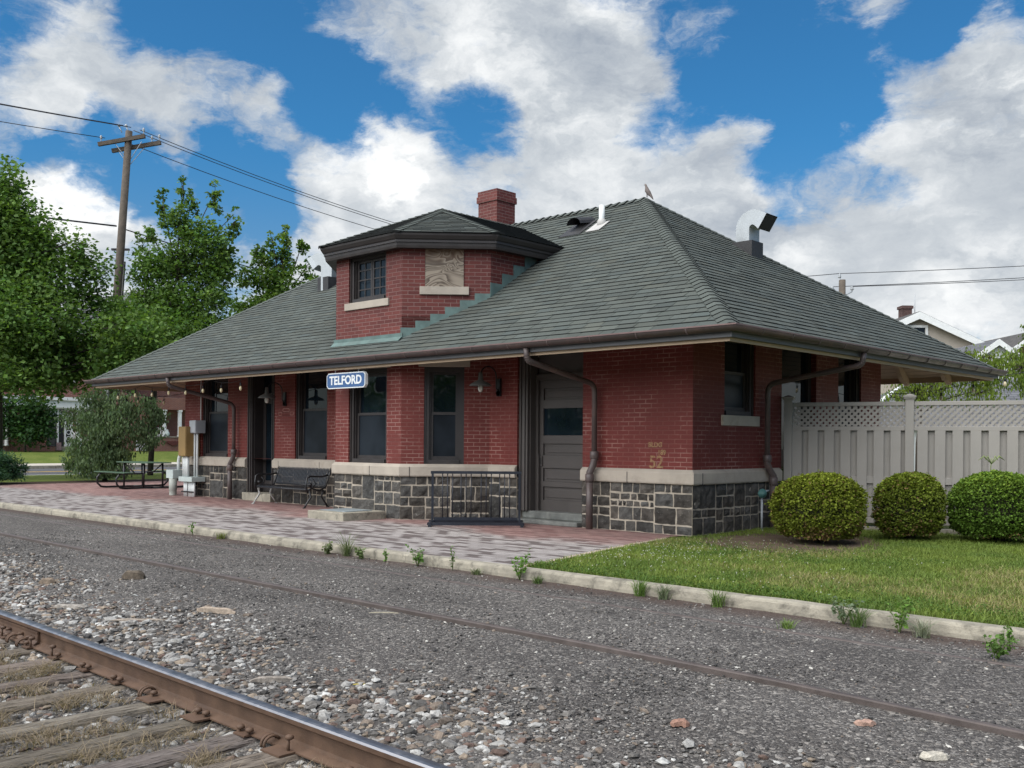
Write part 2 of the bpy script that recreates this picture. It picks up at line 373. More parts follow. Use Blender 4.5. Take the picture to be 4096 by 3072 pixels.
SOFF = M_simple('tan_soffit_paint', (.42, .315, .215), .7, .08, 3.)
DOORP = M_simple('door_paint', (.066, .058, .054), .5, .08, 3.)
DARK = M_simple('dark_recess', (.02, .02, .023), .7, .1, 3.)
COPPER = M_simple('copper_patina', (.092, .145, .135), .65, .22, 5., dirt=(.10, .13, .12), dirt_amt=.6, dirt_scale=4.)
GALV = M_simple('galvanised_steel', (.33, .355, .37), .42, .12, 5., metal=.35)
TAR = M_simple('black_flashing', (.03, .03, .032), .6, .2, 9.)
WHITEP = M_simple('white_paint', (.74, .75, .74), .5, .05, 4.)
PVC = M_simple('white_conduit', (.62, .64, .63), .45, .06, 5.)
GREYB = M_simple('grey_box_paint', (.36, .38, .40), .45, .06, 4.)
PALEG = M_simple('pale_green_grey_box', (.43, .49, .47), .5, .06, 4.)
OCHRE = M_simple('ochre_cabinet', (.26, .165, .06), .5, .08, 4.)
BLACKM = M_simple('black_metal', (.012, .012, .014), .35, .15, 8., spec=.5)
NAVYM = M_simple('navy_black_metal', (.012, .015, .024), .38, .15, 8., spec=.5)
RUST = M_simple('rusty_rail_steel', (.092, .054, .034), .68, .22, 7., .002, 90., dirt=(.07, .04, .03), dirt_amt=.5, dirt_scale=3.)
RUST2 = M_simple('dull_rail_steel', (.080, .064, .058), .55, .2, 7., .002, 60.)
POLISH = M_simple('polished_rail_head', (.27, .27, .285), .42, .08, 12., metal=1.)
TIE = None
CONC = M_simple('weathered_concrete', (.285, .26, .208), .88, .2, 5., .008, 45., dirt=(.085, .078, .062), dirt_amt=.85, dirt_scale=4.5)
CONCS = M_simple('pale_sidewalk', (.42, .385, .33), .88, .1, 1.5)
BLUE = M_simple('blue_sign_enamel', (.045, .105, .24), .4, .05, 3.)
SIGNW = M_simple('white_sign_enamel', (.72, .74, .74), .4, .03, 3.)
VINYL = M_simple('taupe_vinyl', (.275, .257, .232), .5, .05, 2., dirt=(.30, .285, .26), dirt_amt=.4, dirt_scale=1.5)
BARK = M_simple('tree_bark', (.050, .040, .032), .9, .3, 12., .02, 30.)
POLEW = M_simple('weathered_pole_wood', (.088, .072, .057), .85, .25, 6., .01, 30.)
WIRE = M_simple('black_wire', (.02, .02, .025), .5, .1, 3.)
SLATE = M_simple('grey_roof_slate', (.115, .12, .13), .8, .25, 6.)
STUCCO = M_simple('beige_stucco', (.40, .355, .30), .9, .06, 2.)
SIDING = None
LEAF = M_attr('leaf', .6, .2, 3., transl=.38, spec=.2)
BOXW = M_attr('boxwood_leaf', .6, .2, 20., transl=.15, spec=.15)
GRASS = M_attr('grass_blade', .6, .15, 20., transl=.25)
ROCKM = M_attr('crushed_stone', .8, .25, 60., .004, 120.)
CHIP = M_attr('stone_chip', .85, .2, 60.)
WOODG = M_attr('grey_driftwood', .9, .3, 25., .006, 60.)

def M_glass(name, col, rough, spec=.6):
    m, w, b = new_mat(name); P = w.new('ShaderNodeTexCoord').outputs['Object']
    w.set(b.inputs['Base Color'], w.mix(w.smooth(w.noise(P, 1.3, 3), .35, .7), col, [c * 1.9 for c in col]))
    b.inputs['Roughness'].default_value = rough; b.inputs['Specular IOR Level'].default_value = spec
    w.set(b.inputs['Normal'], w.bump(w.noise(P, 1.1, 2), .012, .5)); return m
GLASS = M_glass('window_glass', (.005, .009, .013), .03, .34)
SCREEN = M_glass('screened_glass', (.011, .014, .018), .28, .10)
BULB = M_glass('bulb_glass', (.42, .36, .22), .12)

def M_wood(name, c1, c2, axis, dark):
    m, w, b = new_mat(name); P = w.new('ShaderNodeTexCoord').outputs['Object']
    k = [1., 1., 1.]; k = [14., 14., 14.]; k[axis] = .9
    g = w.noise(w.scale(P, k), 3., 8, .7, .8); g2 = w.noise(w.scale(P, [x * 3 for x in k]), 3., 4, .7)
    a = w.new('ShaderNodeAttribute'); a.attribute_name = 'Col'
    c = w.mix(w.smooth(g, .3, .72), c1, c2); c = w.mix(w.smooth(g2, .56, .68, 0, .85), c, dark)
    c = w.mix(1., c, a.outputs['Color'], 'MULTIPLY')
    w.set(b.inputs['Base Color'], c); b.inputs['Roughness'].default_value = .9; b.inputs['Specular IOR Level'].default_value = .2
    w.set(b.inputs['Normal'], w.bump(w.math('SUBTRACT', g, w.smooth(g2, .56, .68)), .012)); return m
TIE = M_wood('weathered_tie_wood', (.095, .078, .067), (.235, .208, .185), 1, (.020, .016, .014))

def M_plywood():
    m, w, b = new_mat('weathered_plywood'); P = w.new('ShaderNodeTexCoord').outputs['UV']
    q = w.vmath('ADD', w.scale(P, (.5, 1.8, 1)), w.vmath('MULTIPLY', w.noise(P, 1.5, 1, .5, out=1), (.9, .9, 0)))
    g = w.noise(q, 2.4, 2, .45, .3)
    ring = w.math('FRACT', w.math('MULTIPLY', g, 13.))
    c = w.mix(w.smooth(ring, .15, .95), (.27, .225, .175), (.095, .072, .055))
    s = w.new('ShaderNodeSeparateXYZ'); w.l.new(w.new('ShaderNodeTexCoord').outputs['Generated'], s.inputs[0])
    c = w.mix(w.smooth(w.math('ADD', s.outputs[2], w.math('MULTIPLY', w.noise(P, 5., 5), .35)), .78, 1.2), c, w.mix(.5, c, (.20, .075, .03)))
    w.set(b.inputs['Base Color'], c); b.inputs['Roughness'].default_value = .85
    w.set(b.inputs['Normal'], w.bump(ring, .003)); return m
PLY = M_plywood()
def M_siding():
    m, w, b = new_mat('white_siding'); uv = w.new('ShaderNodeUVMap').outputs[0]; s = w.new('ShaderNodeSeparateXYZ'); w.l.new(uv, s.inputs[0])
    f = w.math('FRACT', w.math('MULTIPLY', s.outputs[1], 7.))
    b.inputs['Base Color'].default_value = (.66, .68, .70, 1); w.set(b.inputs['Normal'], w.bump(f, .03)); b.inputs['Roughness'].default_value = .6; return m
SIDING = M_siding()
def M_roofing(name, col):
    m, w, b = new_mat(name); uv = w.new('ShaderNodeUVMap').outputs[0]
    t = w.new('ShaderNodeTexBrick'); w.l.new(uv, t.inputs[0]); t.inputs['Scale'].default_value = 1; t.inputs['Brick Width'].default_value = .35; t.inputs['Row Height'].default_value = .16
    t.inputs['Mortar Size'].default_value = .012; t.inputs['Color1'].default_value = c4([c * .8 for c in col]); t.inputs['Color2'].default_value = c4([c * 1.2 for c in col]); t.inputs['Mortar'].default_value = c4([c * .4 for c in col])
    w.set(b.inputs['Base Color'], t.outputs[0]); b.inputs['Roughness'].default_value = .9; return m
FARROOF = M_roofing('far_roof_shingle', (.105, .108, .118))
BROWNROOF = M_roofing('brown_roof_shingle', (.075, .07, .066))

def M_pavers():
    m, w, b = new_mat('brick_pavers'); P = w.new('ShaderNodeTexCoord').outputs['Object']
    t = w.new('ShaderNodeTexBrick'); t.offset = .5; w.l.new(P, t.inputs['Vector'])
    t.inputs['Scale'].default_value = 1; t.inputs['Brick Width'].default_value = .23; t.inputs['Row Height'].default_value = .115
    t.inputs['Mortar Size'].default_value = .004; t.inputs['Mortar Smooth'].default_value = .3; t.inputs['Bias'].default_value = 0.
    t.inputs['Color1'].default_value = (0, 0, 0, 1); t.inputs['Color2'].default_value = (1, 1, 1, 1); t.inputs['Mortar'].default_value = (.5, .5, .5, 1)
    v = t.outputs['Color']
    grey = w.ramp(v, ((0., (.088, .072, .069)), (.28, (.125, .102, .098)), (.34, (.235, .213, .204)), (1., (.325, .300, .288))))
    red = w.ramp(v, ((0., (.17, .085, .078)), (.4, (.23, .125, .112)), (1., (.28, .16, .142))))
    s = w.new('ShaderNodeSeparateXYZ'); w.l.new(P, s.inputs[0])
    yy = w.math('ADD', s.outputs[1], w.math('MULTIPLY', w.math('SUBTRACT', w.noise(P, .55, 5, .6), .5), 3.2))
    c = w.mix(w.smooth(yy, 10.1, 11.2, 0, .9), grey, red)
    c = w.mix(w.smooth(w.noise(P, 2.2, 8, .65), .40, .75, 0, .35), c, (.12, .10, .09))
    c = w.mix(w.math('MULTIPLY', t.outputs['Fac'], .85), c, (.055, .045, .04))
    w.set(b.inputs['Base Color'], c); b.inputs['Roughness'].default_value = .82; b.inputs['Specular IOR Level'].default_value = .3
    h = w.math('SUBTRACT', w.math('ADD', w.math('MULTIPLY', w.noise(P, 60., 4), .2), w.math('MULTIPLY', v, .25)), t.outputs['Fac'])
    w.set(b.inputs['Normal'], w.bump(h, .006)); return m
PAVER = M_pavers()
def M_gravel():
    m, w, b = new_mat('fine_dark_gravel'); P = w.new('ShaderNodeTexCoord').outputs['Object']
    f1 = w.voro(P, 95., out='Color'); d1 = w.voro(P, 95.); f2 = w.voro(P, 42., out='Color'); d2 = w.voro(P, 42.)
    s1 = w.new('ShaderNodeSeparateColor'); w.l.new(f1, s1.inputs[0]); s2 = w.new('ShaderNodeSeparateColor'); w.l.new(f2, s2.inputs[0])
    c1 = w.ramp(s1.outputs[0], ((0., (.034, .032, .031)), (.5, (.078, .073, .070)), (.8, (.125, .118, .110)), (.93, (.19, .18, .168)), (1., (.34, .325, .30))))
    c2 = w.ramp(s2.outputs[1], ((0., (.062, .058, .055)), (.6, (.115, .106, .098)), (1., (.26, .245, .225))))
    big = w.smooth(s2.outputs[0], .62, .70)
    c = w.mix(big, c1, c2)
    t = w.noise(w.scale(P, (.5, 1.2, 1)), .9, 6, .6)
    c = w.mix(1., c, w.mix(w.smooth(t, .3, .7), (.80, .78, .77), (1.22, 1.20, 1.18)), 'MULTIPLY')
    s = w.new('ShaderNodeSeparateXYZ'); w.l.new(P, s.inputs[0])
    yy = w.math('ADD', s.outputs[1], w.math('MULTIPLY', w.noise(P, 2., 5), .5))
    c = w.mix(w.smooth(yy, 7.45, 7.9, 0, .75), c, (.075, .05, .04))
    w.set(b.inputs['Base Color'], c); b.inputs['Roughness'].default_value = .9; b.inputs['Specular IOR Level'].default_value = .25
    h = w.math('ADD', w.math('MULTIPLY', d1, -.6), w.math('MULTIPLY', w.math('MULTIPLY', d2, big), -1.))
    w.set(b.inputs['Normal'], w.bump(h, .014)); return m
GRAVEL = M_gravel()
def M_ground(name, ca, cb, cc, sc=1.2, bumpd=.02):
    m, w, b = new_mat(name); P = w.new('ShaderNodeTexCoord').outputs['Object']
    c = w.mix(w.smooth(w.noise(P, sc, 8, .65), .35, .65), ca, cb); c = w.mix(w.smooth(w.noise(P, sc * 14, 5, .7), .5, .7, 0, .7), c, cc)
    w.set(b.inputs['Base Color'], c); b.inputs['Roughness'].default_value = .95; b.inputs['Specular IOR Level'].default_value = .15
    w.set(b.inputs['Normal'], w.bump(w.noise(P, sc * 30, 5, .7), bumpd)); return m
LAWNM = M_ground('lawn_soil', (.060, .085, .022), (.115, .125, .035), (.10, .085, .045))
FARLAWN = M_ground('far_lawn', (.095, .135, .025), (.14, .17, .04), (.075, .10, .02), .9, .05)
DIRT = M_ground('bare_dirt', (.12, .085, .06), (.16, .12, .088), (.085, .06, .042), 3.)
ROAD = M_ground('road_asphalt', (.085, .085, .092), (.10, .10, .105), (.07, .07, .075), .6, .004)
MULCH = M_ground('mulch', (.05, .034, .026), (.075, .05, .038), (.035, .026, .02), 4.)
YELL = M_simple('yellow_road_paint', (.55, .36, .09), .7, .1, 2.)
LINEW = M_simple('white_road_paint', (.62, .62, .58), .7, .1, 2.)
BACKG = M_ground('tie_bed_soil', (.085, .066, .052), (.12, .095, .075), (.05, .04, .033), 5., .02)
# ================================================================== THE STATION
YW, XE, XL, YB = 12.37, -8.06, -22.91, 18.95          # front wall, right end, left end, back wall
YA = 11.25                                            # face of the projecting bay
XA0, XA1 = -15.20, -13.31                             # bay front
XC0, XC1 = XA0 - 1.1, XA1 + 1.07                      # where the splayed sides meet the wall line
ZB0, ZB1 = .757, .972                                 # stone band
EX0, EX1, EY0, EY1, EZ = -24.6, -6.465, 10.77, 20.68, 2.84   # eaves
YR = (EY0 + EY1) / 2; RX0, RX1 = EX0 + 4.9, EX1 - 4.9; RZ = 6.10
SL = (RZ - EZ) / (YR - EY0)
roofz = lambda y: EZ + (y - EY0) * SL

station = thing('railway_station', 'red brick railway station with dark stone base and grey hipped shingle roof', 'train station', (-15.5, 15.5, 0))

# ---- brick walls
w = MB()
WT = 3.55
OPEN_W1 = (-22.08, -20.90); OPEN_D1 = (-20.06, -18.95); OPEN_W2 = (-18.16, -17.0)
DX0, DX1 = -11.577, -10.134
h = lambda x0, a, b, z0, z1: (a - x0, b - x0, z0, z1)
w.wall((XL, YW), (XC0, YW), ZB1 - .02, WT, [h(XL, *OPEN_W1, ZB1, 3.12), h(XL, *OPEN_D1, ZB1 - .02, 3.05), h(XL, *OPEN_W2, ZB1, 3.12)], .24)
w.wall((XC1, YW), (DX0, YW), ZB1 - .02, WT)
w.wall((DX0, YW), (DX1, YW), 3.0, WT)                                            # over the recessed door
w.wall((DX1, YW), (XE, YW), ZB1 - .02, WT)
E1 = (13.235, 14.16, 1.80, 3.08); E2 = (15.02, 16.25, ZB1 - .02, 3.08); E3 = (17.11, 18.06, ZB1, 3.08)
w.wall((XE, YW), (XE, YB), ZB1 - .02, WT, [h(YW, *e) for e in (E1, E2, E3)], .24)
w.wall((XE, YB), (XL, YB), 0, WT); w.wall((XL, YB), (XL, YW), 0, WT)
w.wall((DX0, YW + .001), (DX0, YW + .30), .2, 3.0); w.wall((DX1, YW + .30), (DX1, YW + .001), .2, 3.0)
w.build('wall', BRICK, station)
DZT = 4.82                                                                        # bay rises through the roof
b = MB()
wa = (-14.80, -13.70)                                                            # window in the bay front
b.wall((XC0, YW), (XA0, YA), ZB1 - .02, WT)
b.wall((XA0, YA), (XA1, YA), ZB1 - .02, 3.0, [h(XA0, *wa, ZB1, 2.67)], .22)
LB = math.hypot(XC1 - XA1, YW - YA); ub = (.40, 1.10)
b.wall((XA1, YA), (XC1, YW), ZB1 - .02, WT, [(ub[0], ub[1], ZB1, 2.67)], .22)
b.build('bay_wall', BRICKB, station)

# ---- rock-faced stone base and limestone band
st = mo = bd = None
def ashlar(p0, p1, z0, z1, off=.0, cap0=False, cap1=False):
    a = Vector((*p0, 0)); e = Vector((*p1, 0)); L = (e - a).length; t = (e - a) / L; n = Vector((t.y, -t.x, 0))
    mo.obox(a + t * L / 2 + n * (off - .10) + UP * (z0 + z1) / 2, t, n, L / 2, .104, (z1 - z0) / 2)
    rects = []
    def split(u0, u1, za, zb):
        ww, hh = u1 - u0, zb - za
        if hh > .46 or (hh > .27 and random.random() < .6):
            f = random.uniform(.32, .68); m = za + hh * f; split(u0, u1, za, m); split(u0, u1, m, zb); return
        if ww > hh * 2.1 or ww > .66 or (ww > .36 and random.random() < .3):
            f = random.uniform(.33, .67); m = u0 + ww * f; split(u0, m, za, zb); split(m, u1, za, zb); return
        rects.append((u0, u1, za, zb))
    k = max(1, round(L / .62)); cuts = [0] + [L * (i + random.uniform(-.22, .22)) / k for i in range(1, k)] + [L]
    for u0, u1 in zip(cuts, cuts[1:]): split(u0, u1, z0, z1)
    for u0, u1, za, zb in rects:
        g = random.uniform(.009, .016); j = lambda: random.uniform(-.007, .007)
        bl = .012 if (u0 < .01 and cap0) or (u1 > L - .01 and cap1) else 0
        x0 = u0 + (g if u0 > .01 else -.0); x1 = u1 - (g if u1 < L - .01 else -.0); y0, y1 = za + g, zb - g
        nx = max(2, int((x1 - x0) / .07)); ny = max(2, int((y1 - y0) / .07)); vs = []; fs = []
        pr = random.uniform(.018, .034); sd = random.uniform(0, 99); gr = random.uniform(.55, 1.35); tint = random.uniform(-.06, .06)
        col = (.062 * gr * (1 + tint), .057 * gr, .051 * gr * (1 - tint))
        for iy in range(ny + 1):
            for ix in range(nx + 1):
                fu, fv = ix / nx, iy / ny; edge = ix in (0, nx) or iy in (0, ny)
                u = x0 + (x1 - x0) * fu + (j() if edge and 0 < u0 + fu else j()); zz = y0 + (y1 - y0) * fv + j()
                if ix == 0 and u0 < .01: u = u0
                if ix == nx and u1 > L - .01: u = u1
                q = off + (.011 if edge else pr + .03 * mnoise.noise(Vector((u * 9 + sd, zz * 9, sd))))
                vs.append(a + t * u + n * q + UP * zz)
        for iy in range(ny):
            for ix in range(nx):
                q = iy * (nx + 1) + ix; fs.append((q, q + 1, q + nx + 2, q + nx + 1))
        st.add(vs, fs, 0, col)
def band(plan):
    bd.sweep([(-.12, ZB0), (.055, ZB0), (.062, ZB0 + .02), (.062, ZB1 - .055), (.045, ZB1 - .035), (-.001, ZB1), (-.12, ZB1)], plan)
runs = [[(XL, YB - 3), (XL, YW), (OPEN_D1[0], YW)], [(OPEN_D1[1], YW), (XC0, YW), (XA0, YA), (XA1, YA), (XC1, YW), (DX0, YW)],
        [(DX1, YW), (XE, YW), (XE, 14.95)], [(XE, 16.28), (XE, YB)]]
for i, r in enumerate(runs):
    st = MB(); mo = MB(); bd = MB()
    for p0, p1 in zip(r, r[1:]): ashlar(p0, p1, 0.0, ZB0, .0)
    if i == 0: ashlar((OPEN_D1[0], YW), (OPEN_D1[0], YW + .28), .18, ZB0)
    if i == 1: ashlar((DX0, YW), (DX0, YW + .26), .2, ZB0)
    if i == 2: ashlar((DX1, YW + .26), (DX1, YW), .2, ZB0)
    band(r); mo.build('pointing', MORTAR, st.build('stone_base', STONE, station))
    o_ = bd.build('stone_band', LIME, station)
    if i == 1: bo = o_
    if i == 2: bo2 = o_
for p, n in (((-17.18, YW), (0, -1)), ((-14.1, YA), (0, -1)), ((-13.20, YA + .11), (.707, -.707)), ((-12.34, YW - .05), (.707, -.707)), ((XE, 12.55), (1, 0)), ((-18.7, YW), (0, -1)), ((-9.2, YW), (0, -1))):
    t = Vector((-n[1], n[0], 0)); c = Vector((*p, 0)) + Vector((*n, 0)) * .058
    MB().obox(c + UP * (ZB0 + .08), t, (*n, 0), .005, .008, .085).build('joint', DARK, bo if p[0] < -11 else bo2)   # open joints of the band

# ---- windows
def window(par, a, t, z0, z1, zm, width, n=None, set_=.10, sill=None, grid=None, lintel=None, name='window'):
    """a: outer left foot of the opening on the wall face, t: direction along the wall"""
    a = Vector(a); t = Vector(t).normalized(); n = Vector((t.y, -t.x, 0)); W = width
    P = lambda u, w_, z: a + t * u + n * w_ + UP * z
    fr = MB(); c = .085
    def bar(mb, u0, u1, za, zb, w0, w1, mat=0): mb.obox(P((u0 + u1) / 2, (w0 + w1) / 2, (za + zb) / 2), t, n, (u1 - u0) / 2, (w1 - w0) / 2, (zb - za) / 2, mat)
    bar(fr, 0, c, z0, z1, -.22, -.05); bar(fr, W - c, W, z0, z1, -.22, -.05)
    bar(fr, c, W - c, z1 - c, z1, -.22, -.05); bar(fr, c, W - c, z0, z0 + .07, -.22, -.02)
    bar(fr, .0, .03, z0 + .001, z1, -.05, -.03); bar(fr, W - .03, W, z0 + .001, z1, -.05, -.03)
    bar(fr, c, c + .025, z0 + .07, z1 - c, -.20, -.085); bar(fr, W - c - .025, W - c, z0 + .07, z1 - c, -.20, -.085)
    root = fr.build(name, TRIM, par)
    s = MB(); q0, q1 = c + .025, W - c - .025; b0, b1 = z0 + .07, z1 - c; r = .045
    if grid is None:
        for (za, zb, w0) in ((b0, zm + .02, -.15), (zm - .02, b1, -.18)):
            bar(s, q0, q0 + r, za, zb, w0, w0 + .03); bar(s, q1 - r, q1, za, zb, w0, w0 + .03)
            bar(s, q0 + r, q1 - r, zb - r, zb, w0, w0 + .03); bar(s, q0 + r, q1 - r, za, za + r + (.02 if za == b0 else 0), w0, w0 + .03)
        s.build('sash', TRIM, root)
        g = MB(); bar(g, q0 + r, q1 - r, b0 + r, zm - .025, -.142, -.138); g.build('pane', SCREEN, root)
        g = MB(); bar(g, q0 + r, q1 - r, zm + .0, b1 - r, -.172, -.168); g.build('pane', GLASS, root)
    else:
        nx, nz = grid; mid = (q0 + q1) / 2
        for e0, e1 in ((q0, mid - .004), (mid + .004, q1)):
            bar(s, e0, e0 + r, b0, b1, -.15, -.12); bar(s, e1 - r, e1, b0, b1, -.15, -.12)
            bar(s, e0 + r, e1 - r, b0, b0 + r, -.15, -.12); bar(s, e0 + r, e1 - r, b1 - r, b1, -.15, -.12)
            for i in range(1, nx): u = e0 + r + (e1 - e0 - 2 * r) * i / nx; bar(s, u - .011, u + .011, b0 + r, b1 - r, -.145, -.122)
            for i in range(1, nz): z = b0 + (b1 - b0) * i / nz; bar(s, e0 + r, e1 - r, z - .011, z + .011, -.144, -.121)
        s.build('sash', TRIM, root)
        g = MB(); bar(g, q0 + .01, q1 - .01, b0 + .01, b1 - .01, -.140, -.136); g.build('pane', GLASS, root)
    if sill:
        g = MB(); bar(g, -.09, W + .09, z0 - sill, z0, -.2, .035); g.build('sill', LIME, root, bevel=.006)
    if lintel:
        g = MB(); bar(g, -.10, W + .10, z1, z1 + lintel, -.1, .018); g.build('lintel', LIME, root, bevel=.005)
    return root
X1 = (1, 0, 0); Y1 = (0, 1, 0); D1 = (.7071, .7071, 0)
window(station, (OPEN_W1[0], YW, 0), X1, ZB1, 3.12, 2.03, OPEN_W1[1] - OPEN_W1[0])
window(station, (OPEN_W2[0], YW, 0), X1, ZB1, 3.12, 2.03, OPEN_W2[1] - OPEN_W2[0])
window(station, (wa[0], YA, 0), X1, ZB1, 2.67, 1.86, wa[1] - wa[0], lintel=.20)
tb = Vector(D1); window(station, Vector((XA1, YA, 0)) + tb * ub[0], D1, ZB1, 2.67, 1.86, ub[1] - ub[0], lintel=.20)
window(station, (XE, E1[0], 0), Y1, E1[2], E1[3], 2.47, E1[1] - E1[0], sill=.16)
window(station, (XE, E3[0], 0), Y1, E3[2], E3[3], 2.10, E3[1] - E3[0])

# ---- doors
def jamb(mb, a, t, w_, z0, z1, par_n):
    n = Vector(par_n); t = Vector(t)
    for i in range(4): mb.obox(Vector(a) + t * (w_ * (i + .5) / 4) + n * (-.04 - .022 * (i % 2)) + UP * (z0 + z1) / 2, t, n, w_ / 8 - .002, .04, (z1 - z0) / 2)
NF = (0, -1, 0)
d = MB()                                                                          # glazed front door
x0, x1 = OPEN_D1; yd = YW + .32
jamb(d, (x0, YW, 0), X1, .17, .18, 3.05, NF); jamb(d, (x1 - .12, YW, 0), X1, .12, .18, 3.05, NF)
d.box(x0 + .17, yd - .03, 2.35, x1 - .12, yd + .04, 2.45); d.box(x0 + .17, yd - .03, 2.95, x1 - .12, yd + .04, 3.05)
d.box(x0 + .17, YW + .08, .18, x0 + .19, yd + .04, 3.05); d.box(x1 - .14, YW + .08, .18, x1 - .12, yd + .04, 3.05)
a0, a1 = x0 + .19, x1 - .14
for q in ((a0, a0 + .11, .2, 2.34), (a1 - .11, a1, .2, 2.34), (a0 + .11, a1 - .11, .2, .45), (a0 + .11, a1 - .11, 2.2, 2.34)): d.box(q[0], yd - .02, q[2], q[1], yd + .025, q[3])
dr = d.build('door', TRIM, station)
MB().box(a0 + .11, yd, .45, a1 - .11, yd + .006, 2.2).build('pane', GLASS, dr)
MB().box(a0, yd, 2.45, a1, yd + .006, 2.95).build('pane', GLASS, dr)
MB().tube([(a1 - .06, yd - .02, 1.1), (a1 - .06, yd - .07, 1.1), (a1 - .06, yd - .07, 1.3), (a1 - .06, yd - .02, 1.3)], .01).build('handle', BLACKM, dr)
# panelled sliding freight door in its deep recess
d = MB(); yd = YW + .30; x0, x1 = DX0, DX1
jamb(d, (x0, YW + .04, 0), X1, .18, .2, 3.0, NF)
d.box(x0 + .18, YW + .12, .2, x0 + .20, yd, 3.0); d.box(x0 + .20, yd - .05, 2.42, x1, yd + .05, 2.52); d.box(x0 + .20, yd + .02, 2.52, x1, yd + .05, 3.0)
a0, a1 = x0 + .20, x1 - .05
d.box(a0, yd - .05, .2, a0 + .05, yd + .05, 2.42); d.box(a0 + .05, yd - .06, .2, a0 + .075, yd - .01, 1.15)
d.box(a0 + .05, yd, .2, a0 + .13, yd + .045, 2.42); d.box(a1 - .1, yd, .2, a1, yd + .045, 2.42)
l0, l1 = a0 + .13, a1 - .1
for za, zb in ((.2, .385), (.613, .70), (.93, 1.145), (1.343, 1.482), (1.941, 2.08), (2.281, 2.42)): d.box(l0, yd, za, l1, yd + .045, zb)
fd = d.build('door', DOORP, station)
for za, zb in ((.385, .613), (.70, .93), (1.145, 1.343), (2.08, 2.281)):
    MB().box(l0, yd + .032, za, l1, yd + .04, zb).box(l0 + .05, yd + .018, za + .045, l1 - .05, yd + .033, zb - .045).build('panel', DOORP, fd, bevel=.006)
MB().box(l0 + .001, yd + .02, 1.484, l1 - .001, yd + .028, 1.939).build('pane', GLASS, fd)
g = MB(); g.box(a0 + .06, yd - .022, .96, a0 + .125, yd, 1.13); g.box(a0 + .075, yd - .027, .99, a0 + .087, yd - .02, 1.10, 1); g.box(a0 + .098, yd - .027, .99, a0 + .11, yd - .02, 1.10, 1); g.build('handle', [DOORP, BLACKM], fd)
# side door beyond the fence post
d = MB(); n_ = (1, 0, 0); y0, y1, z0, z1 = E2; xd = XE - .16
for ya, yb, za, zb in ((y0, y0 + .1, .2, z1), (y1 - .1, y1, .2, z1), (y0 + .1, y1 - .1, z1 - .1, z1), (y0 + .1, y1 - .1, .2, .5)): d.box(xd - .03, ya, za, xd + .06, yb, zb)
sd = d.build('door', TRIM, station); MB().box(xd, y0 + .1, .5, xd + .01, y1 - .1, z1 - .1).build('pane', GLASS, sd)
s = MB(); s.box(OPEN_D1[0] - .02, YW - .12, 0, OPEN_D1[1] + .03, YW + .5, .18); s.build('doorstep', CONC, station, bevel=.01)
s = MB(); s.box(DX0 + .03, YW - .10, 0, DX1 - .03, YW + .5, .075); s.box(DX0 + .03, YW + .10, .075, DX1 - .03, YW + .5, .2); s.build('doorstep', M_simple('slate_threshold', (.135, .14, .13), .7, .25, 5., .006, 18., dirt=(.32, .32, .29), dirt_amt=.6), station, bevel=.015)

# ---- shingled roof
def shingles(mb, poly, expo=.143, h=.015, tab=.31, mat=0, emat=1, base=(.068, .078, .070), wobble=.0):
    P = [Vector(p) for p in poly]; n = (P[1] - P[0]).cross(P[2] - P[0]).normalized()
    if n.z < 0: n = -n
    e = Vector((n.y, -n.x, 0)).normalized() if abs(n.z) < .999 else Vector((1, 0, 0)); s = n.cross(e)
    if s.z < 0: e, s = -e, -s
    o = P[0]; Q = [((p - o).dot(e), (p - o).dot(s)) for p in P]; v0 = min(q[1] for q in Q); v1 = max(q[1] for q in Q)
    def span(v):
        us = []
        for (ua, va), (ub_, vb) in zip(Q, Q[1:] + Q[:1]):
            if (va - v) * (vb - v) <= 0 and va != vb: us.append(ua + (ub_ - ua) * (v - va) / (vb - va))
            elif va == vb and abs(va - v) < 1e-6: us += [ua, ub_]
        return (min(us), max(us)) if us else None
    N = int((v1 - v0) / expo) + 1; vv = [min(v0 + i * expo, v1) for i in range(N + 1)]
    for i in range(N):
        va, vb = vv[i], vv[i + 1]
        if vb - va < .01: continue
        sa, sb = span(va + 1e-5), span(vb - 1e-5)
        if not sa or not sb: continue
        u = sa[0] - random.uniform(0, tab)
        if sb[0] < u: u = sb[0] - random.uniform(0, tab)
        umax = max(sa[1], sb[1])
        while u < umax:
            un = u + tab * random.choice((.75, 1., 1., 1.25)); k = random.gauss(1, .09); k2 = random.gauss(0, .02); hh = h * random.uniform(.8, 1.25)
            A0, A1 = max(u, sa[0]), min(un, sa[1]); B0, B1 = max(u, sb[0]), min(un, sb[1])
            if A1 <= A0 and B1 <= B0: u = un; continue
            A1 = max(A0, A1); B1 = max(B0, B1)
            if A1 == A0: A0 = A1 = min(max(A0, sa[0]), sa[1])
            if B1 == B0: B0 = B1 = min(max(B0, sb[0]), sb[1])
            W_ = lambda uu, v_, hh_: o + e * uu + s * v_ + n * hh_
            dw = random.uniform(-.003, .003)
            col = (base[0] * k * (1 + k2), base[1] * k, base[2] * k * (1 - k2)); gp = .0035
            mb.add([W_(A0 + gp, va - .006 + dw, hh), W_(A1 - gp, va - .006 + dw, hh), W_(B1 - gp, vb, 0.002), W_(B0 + gp, vb, 0.002)], [(0, 1, 2, 3)], mat, col)
            mb.add([W_(A0 + gp, va - .006 + dw, -.002), W_(A1 - gp, va - .006 + dw, -.002), W_(A1 - gp, va - .006 + dw, hh), W_(A0 + gp, va - .006 + dw, hh)], [(0, 1, 2, 3)], emat, (.018, .020, .020))  # butt face near black: the course shadow line is put into its colour
            u = un
    mb.add([p - n * .004 for p in P], [tuple(range(len(P)))], emat, (.03, .03, .03))
